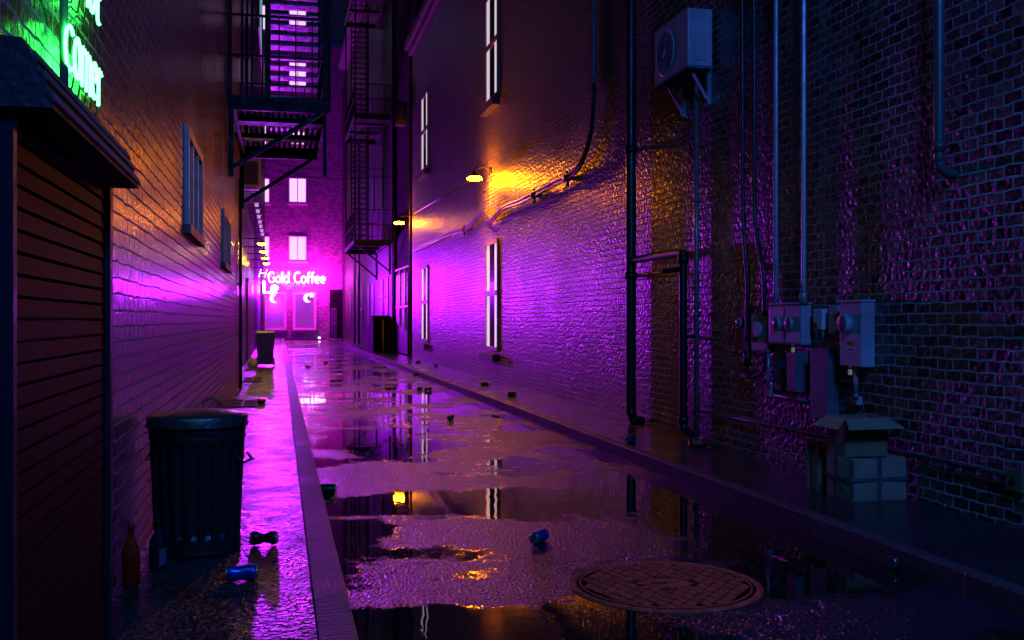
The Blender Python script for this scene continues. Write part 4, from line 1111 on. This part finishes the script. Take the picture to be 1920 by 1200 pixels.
# conduits around the lower boxes
Xq = XR - .05
y = yAt(1441, Xq)
tag(MB().tube([(Xq, y, zAt(728, Xq, y)), (Xq, y, zAt(655, Xq, y))], .014, 10).lathe([(.018, -.01), (.018, .02)], (Xq, y, zAt(660, Xq, y))).build('conduit', M_GALV, loc=(Xq, y, 1)), 'upright conduit below the box with the blank round cover', 'conduit')
o, *_ = wall_box('junction_box', 'square junction box at the lower left of the meter group', 'junction box', 1432, 1445, 1450, 722, 745, M_BOX)
MB().box(_[0] - .004, _[0] - .0005, _[1] + .01, _[2] - .01, _[3] + .01, _[4] - .01).build('cover', M_BOX, o)
P = [onX(1447, 740, Xq), onX(1520, 753, Xq)]
tag(MB().tube(P, .010, 8).lathe([(.014, 0), (.014, .02)], P[0], 8, axis=(0, -1, 0)).build('conduit', M_GALV, loc=P[0]), 'horizontal conduit from the square junction box to the tall service box', 'conduit')
lp = thing('hose_loop', 'dark looped gas hose with a valve below the red meter board', 'hose', onX(1410, 708, XR - .06))
MB().tube(smooth_path([onX(a_, b_, XR - .06) for a_, b_ in ((1403, 656), (1402, 675), (1401, 698), (1404, 706), (1416, 705), (1429, 698), (1434, 680), (1434, 656))], 6), .013, 8).build('hose', M_PIPE, lp)
c = onX(1401, 672, XR - .06)
MB().lathe([(.02, -.06), (.028, -.04), (.028, .04), (.02, .06)], c, 12).build('valve', M_PIPE, lp)
c = onX(1398, 704, XR - .06)
MB().box(c.x - .02, c.x + .02, c.y - .05, c.y + .06, c.z - .018, c.z + .018).build('union', M_PIPE, lp, bevel=.004)

# ------------------------------------------------------------------ cartons on the right pavement
def rot_box(name, label, x0, x1, y0, y1, z0, z1, mat, ang, sag=0.006, seed=1):
    c = Vector(((x0 + x1) / 2, (y0 + y1) / 2, z0))
    o = thing(name, label, 'box', c, 'cardboard boxes by the right wall')
    rnd = random.Random(seed)
    m = MB().box(x0, x1, y0, y1, z0, z1)
    bmesh.ops.subdivide_edges(m.bm, edges=m.bm.edges[:], cuts=5, use_grid_fill=True)
    for v in m.bm.verts:
        u = (v.co.x - x0) / (x1 - x0); w = (v.co.y - y0) / (y1 - y0); t = (v.co.z - z0) / (z1 - z0)
        bul = sag * math.sin(math.pi * t)
        if u < .01: v.co.x -= bul * math.sin(math.pi * w)
        if u > .99: v.co.x += bul * math.sin(math.pi * w)
        if w < .01: v.co.y -= bul * math.sin(math.pi * u)
        if t > .99: v.co.z -= sag * 1.2 * math.sin(math.pi * u) * math.sin(math.pi * w)
        if 0.01 < t: v.co += Vector((rnd.uniform(-1, 1), rnd.uniform(-1, 1), rnd.uniform(-1, 1) * .5)) * .0016
    b_ = m.build('carton', mat, o, bevel=0)
    return o
x0, x1 = 3.22, 3.575; y0 = depthY(5.75, 3.2); yb3 = y0 + .27
lowb = rot_box('cardboard_box', 'large pale taped carton at the bottom of the stack by the meter boxes', x0, x1, y0, yb3, WALK, WALK + .245, M_CARDB, 0, .010, 3)
m = MB(); zt = WALK + .245
xm = x0 + .175
m.box(xm - .012, xm + .012, y0 - .013, y0 - .008, WALK, zt + .002); m.box(xm - .012, xm + .012, y0 - .012, yb3, zt - .003, zt + .004)
m.box(x0 - .004, x1 + .004, y0 - .0145, y0 - .0095, WALK + .115, WALK + .135); m.box(x0 - .0145, x0 - .008, y0 - .01, yb3, WALK + .115, WALK + .135)
m.box(x0 - .0135, x0 - .007, y0 + .13, y0 + .155, WALK, zt)
m.box(x0 - .005, x0 + .012, y0 - .006, y0 - .001, WALK, zt)
m.build('tape', M_TAPE, lowb)
# open carton on top
bx0, bx1 = 3.225, 3.50; by0 = depthY(5.82, 3.2) ; by1 = by0 + .205; bz0 = WALK + .248; bz1 = bz0 + .225
ob = thing('open_cardboard_box', 'brown carton with its flaps open, on top of the taped carton', 'box', ((bx0 + bx1) / 2, (by0 + by1) / 2, bz0), 'cardboard boxes by the right wall')
m = MB(); t = .004
m.box(bx0, bx1, by0, by0 + t, bz0, bz1); m.box(bx0, bx1, by1 - t, by1, bz0, bz1)
m.box(bx0, bx0 + t, by0 + t, by1 - t, bz0, bz1); m.box(bx1 - t, bx1, by0 + t, by1 - t, bz0, bz1); m.box(bx0 + t, bx1 - t, by0 + t, by1 - t, bz0, bz0 + t)
m.build('carton', M_CARD, ob)
def flap(p0, p1, out, name='flap'):
    p0, p1, out = Vector(p0), Vector(p1), Vector(out)
    n = (p1 - p0).cross(out).normalized() * .004
    e = (p1 - p0).normalized() * .045
    MB().prism([p0, p1, p1 + out + e, p0 + out - e], n).build(name, M_CARDB, ob)
flap((bx0, by0, bz1 + .002), (bx1, by0, bz1 + .002), (0, -.11, -.055))
flap((bx0, by1, bz1 + .002), (bx0, by0, bz1 + .002), (-.08, 0, -.06))
flap((bx1, by1, bz1 + .002), (bx0, by1, bz1 + .002), (0, .09, -.02))
flap((bx1, by0, bz1 + .002), (bx1, by1, bz1 + .002), (.06, 0, -.01))
MB().box(bx0 - .0025, bx0 - .0005, by0 + .09, by0 + .12, bz0 + .002, bz0 + .075).build('tape', M_TAPE, ob)
# carton at the left
sb = rot_box('cardboard_box', 'flattened carton standing upright left of the taped carton', 3.222, 3.50, depthY(6.12, 3.2), depthY(6.20, 3.2), WALK, WALK + .275, M_CARD, 0, .003, 9)
MB().box(3.214, 3.50, depthY(6.22, 3.2), depthY(6.24, 3.2), WALK, WALK + .285).build('loose_sheet', M_CARD, sb)

# ------------------------------------------------------------------ trash can
tx, ty = -.365, depthY(4.56, -.365)
tc_ = thing('trash_can', 'galvanised ribbed trash can with lid against the left brick wall', 'trash can', (tx, ty, WALK))
Hc = .600
def ribs(r, z, t):
    zz = z - WALK
    if zz < .075 or zz > .500: return r
    e = min(1, (zz - .075) / .02, (.500 - zz) / .02)
    s_ = math.cos(t * 20)
    k = max(0, min(1, (s_ + .25) / .35))
    return r - .015 * e * k
prof = []
for k in range(61):
    z = Hc * k / 60; r = .186 + (.212 - .186) * (z / Hc)
    for zc, amp, wd in ((.012, .008, .012), (.045, .005, .008), (.520, .006, .008), (.550, .006, .008), (.590, .005, .01)):
        r += amp * math.exp(-((z - zc) / wd) ** 2)
    prof.append((r, WALK + z))
MB().lathe(prof, (tx, ty, 0), 240, fn=ribs).build('body', M_CAN, tc_)
lz = WALK + Hc
lid = MB().lathe([(.218, lz - .027), (.226, lz - .032), (.226, lz - .024), (.221, lz - .01), (.223, lz + .012), (.217, lz + .02), (.19, lz + .026), (.16, lz + .031), (.08, lz + .038), (.02, lz + .040)], (tx, ty, 0), 64).build('lid', M_LID, tc_)
MB().tube(smooth_path([(tx + .02, ty + .05, lz + .052), (tx + .025, ty + .05, lz + .075), (tx + .06, ty + .05, lz + .085), (tx + .09, ty + .05, lz + .072), (tx + .095, ty + .05, lz + .046)], 5), .005, 8).build('handle', M_LID, lid)
for s_ in (-1, 1):
    a_ = Vector((tx + s_ * .10, ty - s_ * .205, 0))
for an in (R(150), R(-20)):
    ca, sa = math.cos(an), math.sin(an)
    q = [(tx + ca * .208 - sa * o_ * .06, ty + sa * .208 + ca * o_ * .06, WALK + .44) for o_ in (-1, 1)]
    q2 = [(tx + ca * .238 - sa * o_ * .055, ty + sa * .238 + ca * o_ * .055, WALK + .41) for o_ in (-1, 1)]
    MB().tube([q[0], q2[0], q2[1], q[1]], .006, 8).build('side_handle', M_CAN, tc_)

# ------------------------------------------------------------------ bottles
def bottle_prof(H, r, neck): 
    return [(r * .8, 0), (r, .006), (r, H * .52), (r * .92, H * .60), (neck * 1.25, H * .76), (neck, H * .84), (neck, H * .95), (neck * 1.25, H * .955), (neck * 1.25, H * .99), (neck * .8, H)]
AMB = simple('amber_glass', (0.5, 0.025, 0.005), 0.08, bump=.25, bscale=40, spec=.8)
DKG = simple('dark_glass', (0.006, 0.014, 0.022), 0.06, bump=0, noise=0, spec=.8)
p = onZ(243, 1100, WALK); p.x = max(p.x, XL + .04)
bt = thing('bottle', 'amber glass bottle standing against the left wall next to the booth', 'bottle', p)
MB().lathe([(a_, b_) for a_, b_ in bottle_prof(.245, .034, .012)], p, 24).build('body', AMB, bt)
MB().lathe([(.0142, .232), (.0142, .246), (.012, .248)], p, 16).build('cap', M_INK, bt)
p = onZ(296, 1066, WALK)
bt = thing('bottle', 'dark blue glass bottle with pale label standing before the trash can', 'bottle', p)
MB().lathe([(a_, b_) for a_, b_ in bottle_prof(.205, .036, .013)], p, 24).build('body', DKG, bt)
m = MB(); seg = 10
vv = []
for k in range(seg + 1):
    t = R(-75 + 110 * k / seg)
    for z in (.02, .09): vv.append(m.bm.verts.new((p.x + .0368 * math.cos(t), p.y + .0368 * math.sin(t), p.z + z)))
for k in range(seg): m.bm.faces.new((vv[2 * k], vv[2 * k + 2], vv[2 * k + 3], vv[2 * k + 1]))
m.build('label', simple('faded_label', (0.16, 0.12, 0.2), .6), bt)
p = onZ(1312, 838, WALK); 
lbm = thing('bottle', 'red-brown bottle lying by the foot of the shorter downpipe', 'bottle', p + Vector((0, 0, .034)))
dirv = Vector((CS, -SN, 0)) * -1
start = p + Vector((0, 0, .034)) + Vector((CS, -SN, 0)) * -.09
MB().lathe(bottle_prof(.24, .034, .012), start, 20, axis=(CS, -SN, 0)).build('body', simple('red_glass', (0.22, 0.02, 0.012), .1, bump=0, spec=.8), lbm)
MB().lathe([(.0348, .03), (.0348, .10)], start, 20, axis=(CS, -SN, 0), caps=False).build('label', simple('red_paper', (0.4, 0.05, 0.05), .5), lbm)

# ------------------------------------------------------------------ cans
TINM = simple('can_aluminium', (0.5, 0.5, 0.52), .25, .9, bump=0)
def can(px, py, z, ang, col, label, crush=0.0, name='soda_can'):
    q = onZ(px, py, z)
    c = q + Vector((0, 0, .033))
    o = thing(name, label, 'can', c, 'drink cans littering the alley')
    a_ = R(ang); ax = Vector((math.cos(a_) * CS + math.sin(a_) * SN, -math.cos(a_) * SN + math.sin(a_) * CS, 0))
    L_ = .122
    m = MB(); prof = []
    for k in range(17):
        u = k / 16
        r = .033
        if u < .08: r = .027 + .006 * u / .08
        if u > .92: r = .033 - .006 * (u - .92) / .08
        r *= 1 - crush * math.exp(-((u - .5) / .2) ** 2)
        prof.append((r, u * L_))
    rnd = random.Random(int(px))
    ph_ = rnd.uniform(0, 6)
    fn = (lambda r, z_, t: r * (1 + crush * .22 * math.sin(3 * t + ph_ + z_ * 40) * math.exp(-((z_ / L_ - .5) / .25) ** 2))) if crush else None
    mt = simple('can_' + '_'.join('%d' % int(v * 100) for v in col), col, .3, .6, bump=.03, noise=.5, nscale=28)
    MB().lathe(prof[1:-1], c - ax * L_ / 2, 24, axis=ax, fn=fn).build('body', mt, o)
    MB().lathe([(.026, -.002), (.0268, .0), (.0305, .005)], c - ax * L_ / 2, 20, axis=ax).build('rim', TINM, o)
    MB().lathe([(.0305, L_ - .005), (.0268, L_), (.026, L_ + .002)], c - ax * L_ / 2, 20, axis=ax).build('rim', TINM, o)
    return o
BLUE = (0.01, 0.06, 0.5); DKR = (0.10, 0.01, 0.015); DKG_ = (0.01, 0.07, 0.05); RED = (0.35, 0.01, 0.03); BLK = (0.015, 0.02, 0.03)
can(495, 1022, WALK, 4, DKR, 'dark red pinched can lying upright in front of the trash can', .42)
can(453, 1089, WALK, 14, BLUE, 'blue can lying on the left pavement in front of the trash can', .12)
can(1011, 1018, 0, 62, BLUE, 'blue can lying on the road left of the manhole cover')
can(1690, 1066, 0, 24, DKG_, 'green can lying in the puddle right of the manhole cover', .25)
can(613, 926, 0, 2, DKG_, 'green can lying against the left kerb')
can(845, 788, 0, 80, BLK, 'dark can lying end-on in the middle of the road')
can(787, 732, 0, 75, BLK, 'dark can at the left of the pair in the road near the right kerb')
can(803, 733, 0, 3, BLK, 'pinched dark can at the right of the pair in the road near the right kerb', .4)
can(797, 709, 0, 10, RED, 'red can lying close under the far part of the right kerb')
can(779, 704, 0, 60, DKR, 'small dark can in the road next to the red one by the right kerb')
can(909, 723, WALK, 0, BLK, 'dark can on the right pavement, second nearest of those under the brick wall')
can(960, 743, WALK, 0, BLK, 'dark can on the right pavement, nearest of those under the brick wall')
can(784, 681, WALK, 5, BLK, 'dark can on the right pavement by the far corner of the brick wall')
can(817, 688, WALK, 80, DKR, 'end-on dark can on the right pavement a little before the far corner')
can(490, 757, WALK, 70, RED, 'red can end-on beside the near drain grate')
can(611, 681, 0, 70, RED, 'small red can far down the road on the right')
can(577, 690, 0, 20, RED, 'small red can far down the road in the middle', .3)
can(1182, 830, WALK, 60, BLUE, 'blue can on the right pavement beyond the thick downspout')

# ------------------------------------------------------------------ wheelie bin, paper, grates
bxw = -.31; yw0 = depthY(22.3, bxw)
wb = thing('wheelie_bin', 'blue-violet wheelie bin on the left pavement down the alley', 'wheelie bin', (bxw, yw0 + .22, WALK))
m = MB(); hw0, hw1 = .17, .21; zt = WALK + .74
A = [(bxw - hw0, yw0 + .04, WALK + .05), (bxw + hw0, yw0 + .04, WALK + .05), (bxw + hw0, yw0 + .40, WALK + .05), (bxw - hw0, yw0 + .40, WALK + .05)]
B = [(bxw - hw1, yw0, zt), (bxw + hw1, yw0, zt), (bxw + hw1, yw0 + .46, zt), (bxw - hw1, yw0 + .46, zt)]
va = [m.bm.verts.new(v) for v in A]; vb = [m.bm.verts.new(v) for v in B]
m.bm.faces.new(va[::-1]); m.bm.faces.new(vb)
for i in range(4): m.bm.faces.new((va[i], va[(i + 1) % 4], vb[(i + 1) % 4], vb[i]))
m.build('body', M_BINM, wb, bevel=.015)
MB().prism([(bxw - .22, yw0 - .015, zt + .003), (bxw - .22, yw0 - .015, zt + .025), (bxw - .22, yw0 + .25, zt + .06), (bxw - .22, yw0 + .5, zt + .03), (bxw - .22, yw0 + .5, zt + .003)], (.44, 0, 0)).build('lid', M_BINM, wb, bevel=.006)
for s_ in (-1, 1):
    MB().lathe([(.09, -.02), (.1, -.012), (.1, .012), (.09, .02)], (bxw + s_ * .19, yw0 + .42, WALK + .1), 18, axis=(1, 0, 0)).build('wheel', M_DARK, wb)
q = onZ(473, 689, WALK)
m = MB(); bmesh.ops.create_icosphere(m.bm, subdivisions=3, radius=.11, matrix=Matrix.Translation(q + Vector((0, .1, .09))))
for v in m.bm.verts:
    v.co += Vector((random.uniform(-1, 1), random.uniform(-1, 1), random.uniform(-1, 1))) * .016
    v.co.z = max(v.co.z, WALK + .002)
tag(m.build('paper_bag', M_BAG, loc=q), 'crumpled pale paper bag on the pavement beside the wheelie bin', 'bag')
def grate(px, py, w, l, label):
    q = onZ(px, py, WALK)
    o = thing('drain_grate', label, 'drain grate', q, 'drain grates in the left pavement')
    x0_, y0_ = q.x - w / 2, q.y - l / 2
    MB().box(x0_, x0_ + w, y0_, y0_ + l, WALK + .001, WALK + .006).build('pit', simple('pit_black', (.006, .006, .008), .8), o)
    m = MB()
    for k in range(3):
        x = x0_ + w * k / 2; m.box(x - .012, x + .012, y0_ - .012, y0_ + l + .012, WALK + .0065, WALK + .014)
    for k in range(3):
        y = y0_ + l * k / 2; m.box(x0_, x0_ + w, y - .01, y + .01, WALK + .007, WALK + .0125)
    m.build('grid', simple('grate_iron', (.09, .085, .09), .5, .3), o)
grate(456, 757, .34, 1.0, 'nearer square iron drain grate in the left pavement beyond the trash can')
grate(474, 712, .33, 1.2, 'farther square iron drain grate in the left pavement before the wheelie bin')

# ------------------------------------------------------------------ manhole cover
mc0 = onZ(1247, 1097, 0.0)
mh = thing('manhole_cover', 'round cast-iron manhole cover with triangle pattern in the wet road', 'manhole cover', mc0)
Rm = .415
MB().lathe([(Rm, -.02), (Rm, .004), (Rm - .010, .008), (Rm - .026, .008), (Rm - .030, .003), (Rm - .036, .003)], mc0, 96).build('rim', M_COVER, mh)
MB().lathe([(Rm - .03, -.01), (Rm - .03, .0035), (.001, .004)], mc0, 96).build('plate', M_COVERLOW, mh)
m = MB(); st_ = .060; hh_ = st_ * math.sqrt(3) / 2
ang0 = -TH
def rot2(x, y): return (mc0.x + x * math.cos(ang0) - y * math.sin(ang0), mc0.y + x * math.sin(ang0) + y * math.cos(ang0))
rows = int(Rm / hh_) + 2
for j in range(-rows, rows):
    for i in range(-12, 13):
        for up in (0, 1):
            if (i + j + up) % 1: continue
            cx_ = i * st_ + (j % 2) * st_ / 2 + (st_ / 2 if up else 0); cy_ = j * hh_ + hh_ * (2 / 3 if up else 1 / 3)
            if math.hypot(cx_, cy_) > Rm - .062: continue
            if (abs(cx_) / .155 + abs(cy_) / .115) < 1.0: continue
            pts = []
            rr = st_ * .44
            for k in range(3):
                t = R((90 if not up else -90) + 120 * k)
                pts.append((cx_ + rr * math.cos(t), cy_ + rr * math.sin(t)))
            m.prism([(*rot2(*p_), mc0.z + .0042) for p_ in pts], (0, 0, .0065))
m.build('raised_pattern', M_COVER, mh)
pts = [(math.cos(R(60 * k)) * (.125 if k % 3 == 0 else .10), math.sin(R(60 * k)) * .085) for k in range(6)]
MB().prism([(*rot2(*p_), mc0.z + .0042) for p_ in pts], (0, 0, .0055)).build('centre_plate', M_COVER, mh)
m = MB()
loop = [(-.06, .006), (-.045, .010), (-.01, .010), (.01, .004), (.01, -.004), (-.01, -.010), (-.05, -.009), (-.06, -.003)]
m.tube([(*rot2(*p_), mc0.z + .0098) for p_ in loop], .0022, 5, closed=True)
for k in range(3):
    m.bar((*rot2(.02 + .015 * k, -.008), mc0.z + .0098), (*rot2(.026 + .015 * k, .008), mc0.z + .0098), .003)
m.build('emblem', M_COVERLOW, mh)
MB().lathe([(Rm - .052, .0038), (Rm - .052, .0098), (Rm - .044, .0098), (Rm - .044, .0038)], mc0, 96).build('inner_ring', M_COVER, mh)
